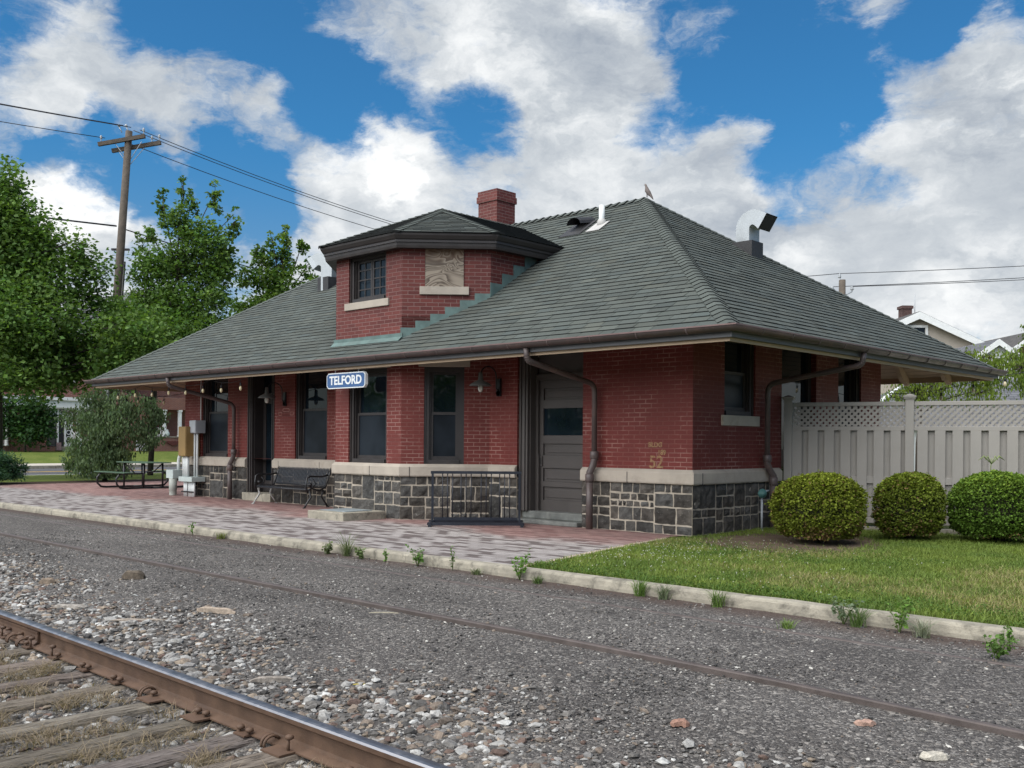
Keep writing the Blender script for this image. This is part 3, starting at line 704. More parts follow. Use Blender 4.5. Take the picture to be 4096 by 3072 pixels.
SHSHADOW = M_attr('shingle_butt_shadow', .95, .2, 60.)  # dark butt faces carry the painted shadow lines of the courses
def caps(mb, p0, p1, na, nb, expo=.15, wd=.15, h=.012):
    p0, p1 = Vector(p0), Vector(p1); d = (p1 - p0); L = d.length; d /= L; na, nb = Vector(na).normalized(), Vector(nb).normalized()
    sa = na.cross(d).normalized(); sb = nb.cross(d).normalized()
    if sa.dot(na + nb) > 0 or sa.dot(nb) > .99: pass
    if sa.z > 0: sa = -sa
    if sb.z > 0: sb = -sb
    up = (na + nb).normalized(); k = 0.
    while k < L:
        a, b = k, min(k + expo + .01, L + .02); c = random.gauss(1, .08); col = (.074 * c, .085 * c, .076 * c); w_ = wd * random.uniform(.96, 1.04)
        A = p0 + d * a; B = p0 + d * b; ha, hb = h + .014, .012
        v = [A + sa * w_ + na * ha, A + sa * w_ * .25 + na * .01 + up * (ha), A + sb * w_ * .25 + nb * .01 + up * ha, A + sb * w_ + nb * ha,
             B + sa * w_ + na * hb, B + sa * w_ * .25 + na * .01 + up * hb, B + sb * w_ * .25 + nb * .01 + up * hb, B + sb * w_ + nb * hb]
        mb.add(v, [(0, 1, 5, 4), (1, 2, 6, 5), (2, 3, 7, 6)], 0, col, True)
        lo = [A + sa * w_ - na * .004, A + sa * w_ * .25 - na * .004, A + sb * w_ * .25 - nb * .004, A + sb * w_ - nb * .004]
        mb.add(v[:4] + lo, [(0, 4, 5, 1), (1, 5, 6, 2), (2, 6, 7, 3)], 1, (.018, .020, .020))  # cap butts darkened the same way, as painted shadow
        k += expo
A_, B_, C_, D_ = (EX0, EY0, EZ), (EX1, EY0, EZ), (EX1, EY1, EZ), (EX0, EY1, EZ); RA, RB = (RX0, YR, RZ), (RX1, YR, RZ)
rf = MB()
shingles(rf, [A_, B_, RB, RA]); shingles(rf, [B_, C_, RB]); shingles(rf, [D_, A_, RA])
rf.add([C_, D_, RA, RB], [(0, 1, 2, 3)], 0, (.11, .117, .112))
roof = rf.build('roof', [SHING, SHSHADOW], station)
nF, nR, nL, nB = Vector((0, -SL, 1)), Vector((SL, 0, 1)), Vector((-SL, 0, 1)), Vector((0, SL, 1))
cp = MB()
caps(cp, B_, RB, nF, nR); caps(cp, A_, RA, nF, nL); caps(cp, C_, RB, nR, nB); caps(cp, RB, RA, nF, nB, .2, .16, .03)
cp.build('ridge_cap', [SHING, SHSHADOW], roof)

# ---- eaves: gutter, fascia, soffit, brackets
plan = [(EX0, EY0), (EX1, EY0), (EX1, EY1), (EX0, EY1)]
gu = MB(); pr = []
for i in range(9):
    q = math.pi * i / 8; pr.append((.015 + .065 - .065 * math.cos(q), EZ - .02 - .075 * math.sin(q)))
prof = pr + [(o_ - .004 if o_ > .08 else o_ + .004, z_ + .004) for o_, z_ in reversed(pr)]
gu.sweep(prof, plan, True, 0, True)
gu.sweep([(.143, EZ - .026), (.156, EZ - .026), (.156, EZ - .008), (.143, EZ - .008)], plan, True, 1)
gt = gu.build('gutter', [GUTT, GLIP], station)
STRAPM = M_simple('strap_metal', (.085, .064, .060), .45, .1, 5.)
def strap(p, n):
    hg = MB()
    n = Vector((*n, 0)); t = Vector((-n.y, n.x, 0)); c = Vector((*p, 0)); ring = []
    for i in range(9):
        q = math.pi * i / 8; ring.append(c + n * (.08 - .070 * math.cos(q)) + UP * (EZ - .02 - .080 * math.sin(q)))
    for a, b2 in zip(ring, ring[1:]): hg.obox((a + b2) / 2, (b2 - a).normalized(), t, (b2 - a).length / 2 + .003, .011, .0035, z=(b2 - a).normalized().cross(t))
    hg.build('gutter_strap', STRAPM, gt)
x = EX0 + .4
while x < EX1: strap((x, EY0), (0, -1)); x += .78
y = EY0 + .55
while y < EY1: strap((EX1, y), (1, 0)); y += .78
fa = MB(); fa.sweep([(-.06, EZ - .155), (.005, EZ - .155), (.005, EZ - .085), (.012, EZ - .08), (.012, EZ - .012), (-.06, EZ - .012)], plan, True); fa.build('fascia', FASC, station)
fi = MB(); fi.sweep([(-.085, EZ - .20), (-.062, EZ - .20), (-.062, EZ - .02), (-.085, EZ - .02)], plan, True); fi.build('eave_board', SOFF, station)
so = MB(); th = .15
def so_plane(a, b2, n, run):
    n = Vector((*n, 0)); a = Vector((*a, EZ - th)) + n * -.055 + UP * .04; b2 = Vector((*b2, EZ - th)) + n * -.055 + UP * .04
    t = (b2 - a).normalized(); k = 0; step = .105
    while k < run:
        k1 = min(k + step - .008, run); q = lambda p, r, ins, dz: p - n * r + t * ins + UP * (r * SL + dz)
        so.add([q(a, k, k, 0), q(b2, k, -k, 0), q(b2, k1, -k1, 0), q(a, k1, k1, 0)], [(3, 2, 1, 0)])
        so.add([q(a, k1, k1, .012), q(b2, k1, -k1, .012), q(b2, k + step, -k - step, .012), q(a, k + step, k + step, .012)], [(3, 2, 1, 0)])
        k += step
for (a, b2, n) in ((plan[0], plan[1], (0, -1)), (plan[1], plan[2], (1, 0)), (plan[2], plan[3], (0, 1)), (plan[3], plan[0], (-1, 0))): so_plane(a, b2, n, 1.9)
so.build('soffit', SOFF, station)
def bracket(p, n, L=1.75):
    """sawn rafter tail under the eaves"""
    n = Vector((*n, 0)); t = Vector((-n.y, n.x, 0)); c = Vector((*p, EZ - th)); m = MB()
    pts = [(0, .02), (-L, L * SL + .02), (-L, L * SL - .13), (-.55, .55 * SL - .13), (-.40, .40 * SL - .20), (-.28, .28 * SL - .22), (-.2, -.02), (-.08, -.10), (0, -.10)]
    m.prism([c - t * .045 + n * a + UP * z for a, z in pts], t * .09); m.build('bracket', SOFF, station)
for x in (-7.35, -8.2, -9.1, -10.0, -11.0): bracket((x, EY1 - .07), (0, 1), min(1.75, max(.62, (EX1 - .2 - x))))

# ---- downspouts
def downspout(path, bell, off, foot):
    m = MB(); pts = [Vector(p) for p in path]; sm = []
    for i, p in enumerate(pts):                                                   # rounded elbows
        if i in (0, len(pts) - 1): sm.append(p); continue
        a, b2 = (pts[i - 1] - p), (pts[i + 1] - p); r = min(.14, a.length / 2.2, b2.length / 2.2); a = p + a.normalized() * r; b2 = p + b2.normalized() * r
        for k in range(6): q = k / 5; sm.append(a * (1 - q) ** 2 + p * 2 * q * (1 - q) + b2 * q * q)
    m.tube(sm, .043, 10)
    for i in range(1, 7):
        dd = (sm[i + 1] - sm[i - 1]).normalized() * .006; m.tube([sm[i] - dd, sm[i] + dd], .048, 10)
    z = pts[-1].z; x, y = pts[-1].x, pts[-1].y
    m.lathe([(.062, -.06), (.068, -.05), (.068, .05), (.058, .06)], (x, y, z), 14)
    ox, oy = off; mid = [(x, y, z), (x, y, z - .08), (x + ox * .3, y + oy * .3, z - .17), (x + ox, y + oy, z - .28), (x + ox, y + oy, z - .36)]
    m.tube(mid, .055, 12); m.lathe([(.060, -.07), (.07, -.05), (.07, .05), (.062, .06)], (x + ox, y + oy, z - .36), 14)
    m.tube([(x + ox, y + oy, z - .36), (x + ox, y + oy, foot)], .055, 12)
    m.build('downspout', GUTT, station)
downspout([(-20.63, EY0 - .06, 2.74), (-20.63, EY0 - .04, 2.56), (-20.44, YW - .12, 2.20), (-20.44, YW - .12, 1.10)], None, (-.09, -.04), 0)
downspout([(-9.86, EY0 - .06, 2.74), (-9.86, EY0 - .03, 2.56), (-9.80, YW - .12, 2.28), (-9.80, YW - .12, 1.17)], None, (-.05, -.05), 0)
downspout([(EX1 + .06, 14.44, 2.74), (EX1 + .04, 14.44, 2.56), (XE + .11, 14.36, 2.32), (XE + .11, 14.36, 1.13)], None, (.04, .13), 0)

# ---- dormer over the bay
dm = MB()
yv = 13.9
dm.wall((XC0, YW + 2), (XC0, YW), 3.2, DZT); dm.wall((XC0, YW), (XA0, YA), 3.0, DZT)
wz0, wz1 = 3.90, 4.76
dm.wall((XA0, YA), (XA1, YA), 3.0, DZT, [h(XA0, -14.82, -13.74, wz0, wz1)], .2)
dm.wall((XA1, YA), (XC1, YW), 3.0, DZT, [(.40, 1.08, 4.07, wz1)], .03); dm.wall((XC1, YW), (XC1, 14.6), 3.0, DZT)
dorm = dm.build('dormer', BRICKD, station)
window(dorm, (-14.82, YA, 0), X1, wz0, wz1, 4.4, 1.08, sill=.13, grid=(2, 4))
tB = Vector(D1); nB_ = Vector((tB.y, -tB.x, 0)); aB = Vector((XA1, YA, 0))
bw = MB(); bw.obox(aB + tB * .74 + nB_ * -.012 + UP * (4.07 + wz1) / 2, tB, nB_, .335, .012, (wz1 - 4.07) / 2 - .005); bw.build('boarded_window', PLY, dorm)
sl = MB(); sl.obox(aB + tB * .74 + nB_ * -.03 + UP * 4.0, tB, nB_, .43, .065, .07); sl.build('sill', LIME, dorm, bevel=.006)
cplan = [(XC0, YW + 1.8), (XC0, YW), (XA0, YA), (XA1, YA), (XC1, YW), (XC1, 14.1)]
co = MB(); co.sweep([(-.02, 4.79), (-.02, 4.73), (.19, 4.71), (.20, 4.75), (.205, 4.80), (.225, 4.805), (.225, 4.845), (.25, 4.86), (.285, 4.915), (.29, 4.95), (-.02, 4.95)], cplan)
co.build('cornice', TRIM, dorm)
ez = 4.962
def offp(o_):
    s_ = math.tan(math.pi / 8) * o_
    return [(XC0 - o_, YW + 1.9), (XC0 - o_, YW - s_), (XA0 - s_, YA - o_), (XA1 + s_, YA - o_), (XC1 + o_, YW - s_), (XC1 + o_, 14.05)]
O = [(*p, ez) for p in offp(.305)]; AP = (-14.25, 13.04, 5.86); AQ = (-14.25, EY0 + (5.86 - EZ) / SL + .1, 5.86)
dr_ = MB()
for poly in ([O[2], O[3], AP], [O[3], O[4], AP], [O[4], O[5], AQ, AP], [O[1], O[2], AP], [O[0], O[1], AP, AQ]): shingles(dr_, poly, .135, .015, .30)
dn = lambda a, b2, c: (Vector(b2) - Vector(a)).cross(Vector(c) - Vector(a)).normalized()
nA, nBb, nC, nLl = dn(O[2], O[3], AP), dn(O[3], O[4], AP), dn(O[4], O[5], AQ), dn(O[1], O[2], AP)
caps(dr_, O[3], AP, nA, nBb, .14, .12); caps(dr_, O[4], AP, nBb, nC, .14, .12); caps(dr_, O[2], AP, nA, nLl, .14, .12); caps(dr_, AP, AQ, nC, Vector((-nC.x, nC.y, nC.z)), .16, .12)
dr_.build('dormer_roof', [SHING, SHSHADOW], dorm)
fl = MB()
def flash(p0, p1, n, steps, hmin=.07):
    p0, p1 = Vector((*p0, 0)), Vector((*p1, 0)); t = (p1 - p0); L = t.length; t /= L; n = Vector((*n, 0)).normalized()
    for i in range(steps):
        u0, u1 = L * i / steps - .02, L * (i + 1) / steps; a, b2 = p0 + t * u0, p0 + t * u1
        top = max(roofz(a.y), roofz(b2.y)) + hmin; q = n * (.008 + .002 * (i % 2))
        fl.prism([a + q + UP * (roofz(a.y) - .02), b2 + q + UP * (roofz(b2.y) - .02), b2 + q + UP * top, a + q + UP * top], n * .006)
        a2, b3 = p0 + t * (u0 + .02), b2                                           # apron on the shingles
flash((XA1, YA), (XC1, YW), (.7071, -.7071), 6); flash((XC1, YW), (XC1, 13.55), (1, 0), 4)
fl.box(XA0 - .05, YA - .016, roofz(YA) - .03, XA1 + .03, YA - .008, roofz(YA) + .10)
fl.prism([(XA0 - .05, YA - .02, roofz(YA) + .03), (XA1 + .03, YA - .02, roofz(YA) + .03), (XA1 + .03, YA - .10, roofz(YA - .10) + .022), (XA0 - .05, YA - .10, roofz(YA - .10) + .022)], (0, 0, .006))
fl.build('flashing', COPPER, dorm)

# ---- chimney, vents
ch = MB(); cx0, cy0, cw = -15.86, 15.62, .58
ch.wall((cx0, cy0), (cx0 + cw, cy0), 5.3, 6.93); ch.wall((cx0 + cw, cy0), (cx0 + cw, cy0 + cw), 5.3, 6.93); ch.wall((cx0 + cw, cy0 + cw), (cx0, cy0 + cw), 5.3, 6.93); ch.wall((cx0, cy0 + cw), (cx0, cy0), 5.3, 6.93)
chm = ch.build('chimney', BRICKD, station)
cc = MB(); e_ = .03; cc.box(cx0 - e_, cy0 - e_, 6.70, cx0 + cw + e_, cy0 + cw + e_, 6.84); cc.box(cx0 - .012, cy0 - .012, 6.84, cx0 + cw + .012, cy0 + cw + .012, 6.955); cc.build('chimney_cap', BRICKD, chm)
def exhaust(c, d, s=1.):
    """square sheet-metal gooseneck, mouth towards d"""
    c = Vector(c); d = Vector(d).normalized(); t = Vector((-d.y, d.x, 0)); m = MB(); hw = .165 * s; P = []; dep = .74
    for k in range(4): P.append((0., -.45 + (.20 * s + .45) * k / 3))
    rad = .175 * s
    for k in range(1, 11): q = math.pi * .72 * k / 10; P.append((rad - rad * math.cos(q), .20 * s + rad * math.sin(q)))
    lx, lz = P[-1]; px, pz = P[-2]; dx, dz = lx - px, lz - pz; l_ = math.hypot(dx, dz); P.append((lx + dx / l_ * .10 * s, lz + dz / l_ * .10 * s))
    sec = []
    for i, (x_, z_) in enumerate(P):
        a = P[max(i - 1, 0)]; b2 = P[min(i + 1, len(P) - 1)]; tx, tz = b2[0] - a[0], b2[1] - a[1]; l_ = math.hypot(tx, tz); nx, nz = -tz / l_, tx / l_
        g = 1.12 if i == len(P) - 1 else 1.
        for u, v in ((-1, -1), (1, -1), (1, 1), (-1, 1)): sec.append(c + t * hw * u * g + d * (x_ + nx * hw * dep * v * g) + UP * (z_ + nz * hw * dep * v * g))
    fs = []
    for i in range(len(P) - 1):
        for k in range(4): k2 = (k + 1) % 4; fs.append((i * 4 + k, i * 4 + k2, i * 4 + 4 + k2, i * 4 + 4 + k))
    m.add(sec, fs, 0); k = (len(P) - 1) * 4
    o = m.build('exhaust_duct', GALV, station)
    g = MB(); q = [Vector(v) for v in sec[k:k + 4]]; ctr = sum(q, Vector()) / 4; g.add([ctr + (v - ctr) * .9 - Vector((dx, 0, 0)) * 0 for v in q], [(0, 1, 2, 3)]); 
    g.add([ctr + (v - ctr) * .9 + (d * dx + UP * dz).normalized() * .006 for v in q], [(0, 1, 2, 3), ]); g.build('grille', DARK, o)
    f = MB(); f.box(c.x - hw - .02, c.y - hw - .02, c.z - .45, c.x + hw + .02, c.y + hw + .02, c.z + .0); f.build('duct_base', TAR, o)
exhaust((-9.72, 16.75, 5.18), (1, 0, 0), 1.15); exhaust((-19.3, 14.1, 5.22), (-.85, -.4, 0), 1.15)
vp = MB(); vp.tube([(-11.7, 14.8, 5.3), (-11.7, 14.8, 5.86)], .055, 14); vpo = vp.build('vent_pipe', PVC, station)
f = MB(); f.lathe([(.10, -.12), (.085, .02), (.06, .06)], (-11.7, 14.8, roofz(14.8) + .05), 14); f.obox((-11.7, 14.68, roofz(14.68) + .03), (1, 0, 0), Vector((0, 1, SL)).normalized(), .16, .2, .006, z=Vector((0, -SL, 1)).normalized()); f.build('pipe_flashing', M_simple('lead_flashing', (.42, .41, .39), .5, .1, 8.), vpo)
rv = MB(); zc = roofz(14.95)
for k in range(7):
    q0, q1 = math.pi * k / 7, math.pi * (k + 1) / 7; a = [(-12.25 - .17 * math.cos(q), zc + .06 + .13 * math.sin(q)) for q in (q0, q1)]
    rv.add([(a[0][0], 14.62, a[0][1] - .10), (a[1][0], 14.62, a[1][1] - .10), (a[1][0], 15.1, a[1][1] + .0), (a[0][0], 15.1, a[0][1])], [(3, 2, 1, 0)])
rvo = rv.build('roof_vent', TAR, station)
f = MB(); f.obox((-12.25, 14.75, roofz(14.75) + .025), (1, 0, 0), Vector((0, 1, SL)).normalized(), .26, .32, .005, z=Vector((0, -SL, 1)).normalized()); f.build('vent_flashing', TAR, rvo)

# ---- stencilled lettering on the brick
gl = MB(); xg = -8.75
STEN = M_simple('faded_gold_paint', (.25, .15, .075), .8, .3, 40., dirt=(.14, .038, .032), dirt_amt=.95, dirt_scale=16.)
for txt, sz, x_, z_ in (('BLDG', .10, -8.72, 1.335), ('189', .10, -8.60, 1.22), ('52', .26, -8.70, 1.07)):
    text_mb(gl, txt, sz, (x_, YW - .004, z_), (1, 0, 0), (0, 0, 1), .003, bold=.004)
gl.build('painted_lettering', STEN, station)
mp = MB()
for x_, z_ in ((-18.56, 1.955), (-18.44, 1.955), (-18.50, 2.03)):
    for a in ((-.115, .115, -.037, -.029), (-.115, .115, .029, .037)): mp.box(x_ + a[0] * (1 if z_ > 2 else 1.9), YW - .004, z_ + a[2], x_ + a[1] * (1 if z_ > 2 else 1.9), YW + .001, z_ + a[3])
    for sx_ in (-1, 1): mp.box(x_ + sx_ * .115 * (1 if z_ > 2 else 1.9) - .005, YW - .0045, z_ - .03, x_ + sx_ * .115 * (1 if z_ > 2 else 1.9) + .005, YW + .001, z_ + .03)
mp.build('fresh_pointing', M_simple('pink_mortar', (.36, .20, .17), .8, .1, 9.), station)
# ================================================================== GROUND
def sheet(name, pts, z, mat, th=.0):
    m = MB(); m.add([(x, y, z) for x, y in pts], [tuple(range(len(pts)))], 0); return kind(m.build(name, mat), 'structure')
sheet('ground', [(-400, -150), (150, -150), (150, 400), (-400, 400)], -.42, BACKG)
# trackside: fine gravel, falling to the ballast of the main track
def gz(x, y):
    yt = 3.06 - .02 * (x + 5.5)
    d = y - yt
    base = np.interp(d, [-30, -1.75, -1.5, -.2, .25, .9, 1.7, 4.], [-.35, -.335, -.325, -.315, -.235, -.19, -.115, -.09])
    return base
xs = np.concatenate([np.linspace(-90, -16, 50), np.linspace(-15.8, 2, 150), np.linspace(2.5, 30, 20)]); ys = np.concatenate([np.linspace(-40, -1, 14), np.linspace(-.9, 7.74, 110)])
X, Y = np.meshgrid(xs, ys); Z = gz(X, Y)
Z = Z + np.array([[.008 * mnoise.noise(Vector((x * 1.3, y * 1.3, 0))) + .005 * mnoise.noise(Vector((x * 4, y * 4, 3))) for x in xs] for y in ys])
V = np.stack([X, Y, Z], -1).reshape(-1, 3); nx, ny = len(xs), len(ys)
I = np.arange(nx * ny).reshape(ny, nx); Fq = np.stack([I[:-1, :-1], I[:-1, 1:], I[1:, 1:], I[1:, :-1]], -1).reshape(-1, 4)
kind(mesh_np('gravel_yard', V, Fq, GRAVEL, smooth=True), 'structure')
def ground_z(x, y): return float(gz(np.array(x), np.array(y)))

# kerb with a slightly crumbled arris and cast joints
m = MB(); rk = random.Random(3); xk = [-60, -40]; x = -31.
while x < 6: xk.append(x); x += .16
prof_n = 7; rings = []
for x in xk:
    w_ = .01 * mnoise.noise(Vector((x * 1.7, 0, 0))) + .006 * mnoise.noise(Vector((x * 7, 1, 0))); z_ = .02 + .006 * mnoise.noise(Vector((x * 2.3, 5, 0)))
    jn = .008 if abs((x + 6.05) % 3.05) < .09 else 0
    rings.append([(x, 7.73 + w_ + jn, -.35), (x, 7.725 + w_ + jn, -.06), (x, 7.735 + w_ + jn, z_ - .028), (x, 7.745 + w_ * 1.5 + jn, z_ - .012), (x, 7.762 + w_, z_ - .002 - jn), (x, 7.86, z_ - jn), (x, 7.90, z_ - .006), (x, 7.905, -.35)])
vs = [p for r in rings for p in r]; k = 8; fs = []
for i in range(len(rings) - 1):
    for q in range(k - 1): fs.append((i * k + q, (i + 1) * k + q, (i + 1) * k + q + 1, i * k + q + 1))
m.add(vs, fs); kind(m.build('kerb', CONC), 'structure')

PB = [(-7.42, 7.9), (-7.50, 8.48), (-7.69, 9.25), (-7.91, 10.28), (-8.22, 11.9), (-8.22, 12.4)]     # edge of the paving
sheet('lawn', [(-31.2, 7.9), (30, 7.9), (30, 60), (-31.2, 60)], -.012, LAWNM)
sheet('platform', [(-31.2, 7.9)] + PB + [(-23.1, 12.4), (-23.1, 20.), (-31.2, 20.)], 0., PAVER)
m = MB()                                                                          # pale edging strip
for (x0, y0), (x1, y1) in zip(PB[:-1], PB[1:-1]): m.obox(((x0 + x1) / 2 + .045, (y0 + y1) / 2, -.03), Vector((x1 - x0, y1 - y0, 0)).normalized(), Vector((y1 - y0, x0 - x1, 0)).normalized(), math.hypot(x1 - x0, y1 - y0) / 2, .04, .034)
kind(m.build('paving_edge', M_simple('pale_edging', (.42, .33, .28), .85, .15, 4.)), 'structure')
sheet('bounce_ground', [(-26., 19.0), (-3., 19.0), (-3., 27.), (-26., 27.)], -.006, CONCS)  # unseen pale ground added to bounce light up under the back eaves
dp = [(-8.02, 12.2), (-7.5, 11.75), (-6.9, 11.45), (-6.3, 11.35), (-5.7, 11.6), (-5.4, 12.3), (-5.5, 13.2), (-6.2, 14.2), (-7.2, 14.9), (-8.02, 15.2)]
sheet('bare_soil', dp, -.004, DIRT)
# street running behind, and raised gardens beyond it
sheet('mulch_bed', [(-33.0, -20), (-31.2, -20), (-31.2, 60), (-33.0, 60)], -.006, MULCH)
sheet('verge', [(-39.3, -30), (-33.0, -30), (-33.0, 90), (-39.3, 90)], -.01, FARLAWN)
sheet('road', [(-48.2, -60), (-39.3, -60), (-39.3, 150), (-48.2, 150)], -.02, ROAD)
m = MB()
for x, wd, mt in ((-39.55, .10, 1), (-43.3, .08, 0), (-43.62, .08, 0)): m.box(x - wd, -50, -.02, x + wd, 140, -.013, mt)
kind(m.build('road_marking', [YELL, LINEW]), 'structure')
m = MB(); m.box(-48.45, -60, -.05, -48.2, 150, .12); m.box(-53.5, -60, -.05, -48.45, 150, .10, 1); kind(m.build('sidewalk', [CONC, CONCS]), 'structure')
m = MB(); m.add([(-53.5, -60, .10), (-53.5, 150, .10), (-57., 150, .62), (-57., -60, .62), (-120, 150, .75), (-120, -60, .75)], [(0, 3, 2, 1), (3, 5, 4, 2)]); kind(m.build('garden_slope', FARLAWN), 'structure')
# ================================================================== THINGS AROUND THE STATION
# ---- hanging name board
sg = thing('station_sign', 'blue TELFORD name board with white border hanging from the gutter', 'sign', (-14.33, 10.85, 2.30))
sx0, sx1, sz0, sz1, c = -14.89, -13.77, 2.305, 2.585, .05
octo = lambda g, y: [(sx0 + c + g * .41, y, sz0 + g), (sx1 - c - g * .41, y, sz0 + g), (sx1 - g, y, sz0 + c + g * .41), (sx1 - g, y, sz1 - c - g * .41), (sx1 - c - g * .41, y, sz1 - g), (sx0 + c + g * .41, y, sz1 - g), (sx0 + g, y, sz1 - c - g * .41), (sx0 + g, y, sz0 + c + g * .41)]
MB().prism(octo(0, 10.82), (0, .06, 0)).build('border', SIGNW, sg)
MB().prism(octo(.018, 10.816), (0, .004, 0)).build('board', BLUE, sg)
tx = MB(); text_mb(tx, 'TELFORD', .215, ((sx0 + sx1) / 2, 10.814, (sz0 + sz1) / 2 - .002), (1, 0, 0), (0, 0, 1), .004, sx=1.03, bold=.006); tx.build('lettering', SIGNW, sg)
for x in (sx0 + .22, sx1 - .22):
    MB().tube([(x + .018, 10.85, 2.575), (x - .012, 10.85, 2.60), (x + .012, 10.85, 2.64), (x, 10.85, 2.70)], .006, 6).build('hook', GREYB, sg)

# ---- gooseneck lamps
def lamp(x, z, label):
    t = thing('wall_lamp', label, 'lamp', (x, YW, z), 'gooseneck lamps on the front wall')
    m = MB(); m.tube([(x, YW - .0, z - .10), (x, YW - .04, z - .10)], .05, 10); m.obox((x, YW - .02, z), (1, 0, 0), (0, 1, 0), .045, .02, .15); m.build('wall_plate', BLACKM, t)
    pts = [(x, YW - .04, z - .05), (x, YW - .09, z - .02)]
    for k in range(9): q = math.pi * k / 8; pts.append((x, YW - .28 + .19 * math.cos(q), z + .18 + .17 * math.sin(q)))
    pts.append((x, YW - .47, z + .12)); MB().tube(pts, .012, 8).build('arm', BLACKM, t)
    yc = YW - .47; m = MB(); m.lathe([(.025, .14), (.035, .13), (.045, .02), (.05, .0), (.15, -.045), (.19, -.085), (.192, -.095), (.18, -.09), (.14, -.055), (.04, -.01)], (x, yc, z + .10), 20)
    m.build('lamp_shade', M_simple('grey_enamel_shade', (.105, .11, .105), .4, .08, 5.), t)
    MB().lathe([(.03, .03), (.043, -.02), (.045, -.08), (.03, -.12), (.008, -.13)], (x, yc, z + .03), 12).build('bulb', M_simple('frosted_glass', (.55, .54, .48), .25, .04, 5.), t)
    m = MB()
    for k in range(3):
        q = math.pi * k / 3; m.tube([(x + .047 * math.cos(q), yc + .047 * math.sin(q), z + .03), (x + .047 * math.cos(q), yc + .047 * math.sin(q), z - .06), (x, yc, z - .105), (x - .047 * math.cos(q), yc - .047 * math.sin(q), z - .06), (x - .047 * math.cos(q), yc - .047 * math.sin(q), z + .03)], .003, 4)
    m.build('cage', BLACKM, t)
lamp(-12.0, 2.31, 'grey gooseneck barn lamp on the brick beside the panelled door')
lamp(-18.53, 2.27, 'dark gooseneck barn lamp between the glazed door and the bench window')

# ---- slatted metal bench
bt = thing('park_bench', 'black slatted metal bench in the corner between doorway and stone bay', 'bench', (-17.7, 12.0, 0))
bx0, bx1 = -18.66, -16.78; yb0 = 11.72
m = MB(); n = 37
prof = [(0, .36), (.01, .40), (.04, .425), (.12, .43), (.40, .405), (.45, .41)]
for i in range(n):
    x = bx0 + .06 + (bx1 - bx0 - .12) * i / (n - 1)
    for (a, za), (b, zb) in zip(prof, prof[1:]): m.prism([(x - .0125, yb0 + a, za), (x - .0125, yb0 + b, zb), (x - .0125, yb0 + b, zb - .008), (x - .0125, yb0 + a, za - .008)], (.025, 0, 0))
for a, za in ((.01, .37), (.44, .40)): m.tube([(bx0 + .04, yb0 + a, za), (bx1 - .04, yb0 + a, za)], .014, 8)
m.build('seat', BLACKM, bt)
m = MB(); bp = [(.46, .42), (.50, .55), (.555, .72), (.60, .83), (.625, .845)]
for i in range(n):
    x = bx0 + .06 + (bx1 - bx0 - .12) * i / (n - 1)
    for (a, za), (b, zb) in zip(bp, bp[1:]): m.prism([(x - .0125, yb0 + a, za), (x - .0125, yb0 + b, zb), (x - .0125, yb0 + b + .008, zb), (x - .0125, yb0 + a + .008, za)], (.025, 0, 0))
for a, za in ((.625, .85), (.47, .44)): m.tube([(bx0 + .04, yb0 + a, za), (bx1 - .04, yb0 + a, za)], .016, 8)
m.build('backrest', BLACKM, bt)
WORN = M_simple('worn_leg_paint', (.42, .41, .39), .6, .2, 12., dirt=(.03, .03, .03), dirt_amt=.9, dirt_scale=16.)
for i, x in enumerate((bx0, bx1)):
    m = MB(); m.tube([(x, yb0 + .02, .30), (x, yb0 - .02, .42), (x, yb0 + .0, .60), (x, yb0 + .08, .645), (x, yb0 + .36, .63), (x, yb0 + .52, .66)], .018, 8)
    m.tube([(x, yb0 + .02, .36), (x, yb0 + .12, .40), (x, yb0 + .3, .34), (x, yb0 + .46, .42), (x, yb0 + .56, .68), (x, yb0 + .62, .85)], .02, 8)
    m.tube([(x, yb0 + .14, .58), (x, yb0 + .22, .50), (x, yb0 + .16, .42)], .014, 6); m.lathe([(.02, -.03), (.045, 0), (.02, .03)], (x, yb0 + .09, .47), 10, axis=(1, 0, 0))
    m.build('armrest', BLACKM, bt)
    m = MB(); m.tube([(x, yb0 + .06, .36), (x, yb0 + .10, .22), (x, yb0 + .0, .09), (x, yb0 - .05, .015)], [.022, .02, .018, .022], 8); m.lathe([(.035, 0), (.03, .02)], (x, yb0 - .06, 0), 10); m.build('leg', WORN if i == 0 else BLACKM, bt)
    m = MB(); m.tube([(x, yb0 + .40, .36), (x, yb0 + .36, .22), (x, yb0 + .46, .09), (x, yb0 + .51, .015)], [.022, .02, .018, .022], 8); m.lathe([(.035, 0), (.03, .02)], (x, yb0 + .52, 0), 10); m.build('leg', WORN if i == 0 else BLACKM, bt)

# ---- bicycle rack, standing square to the splayed bay wall
bk = thing('bike_rack', 'black metal grid bicycle rack standing before the splayed bay wall', 'bike rack', (-11.3, 11.2, 0))
L0 = Vector((-12.02, 10.80, 0)); L1 = Vector((-10.98, 11.84, 0)); t = (L1 - L0).normalized(); nn = Vector((t.y, -t.x, 0)); Ln = (L1 - L0).length
P = lambda u, v, z: L0 + t * u + nn * v + UP * z
m = MB()
for u in (.03, Ln - .03): m.obox(P(u, 0, .46), t, nn, .018, .018, .42)
m.obox(P(Ln / 2, 0, .865), t, nn, Ln / 2, .025, .022); m.obox(P(Ln / 2, 0, .115), t, nn, Ln / 2 - .055, .022, .022); m.build('frame', NAVYM, bk)
for k in (2, 3.2, 4.4, 6.4, 7.6, 8.8, 11.2, 12.4, 13.6, 15.6, 16.8, 18): u = .055 + (Ln - .11) * k / 20; MB().tube([P(u, 0, .12), P(u, 0, .86)], .008, 6).build('bar', NAVYM, bk)
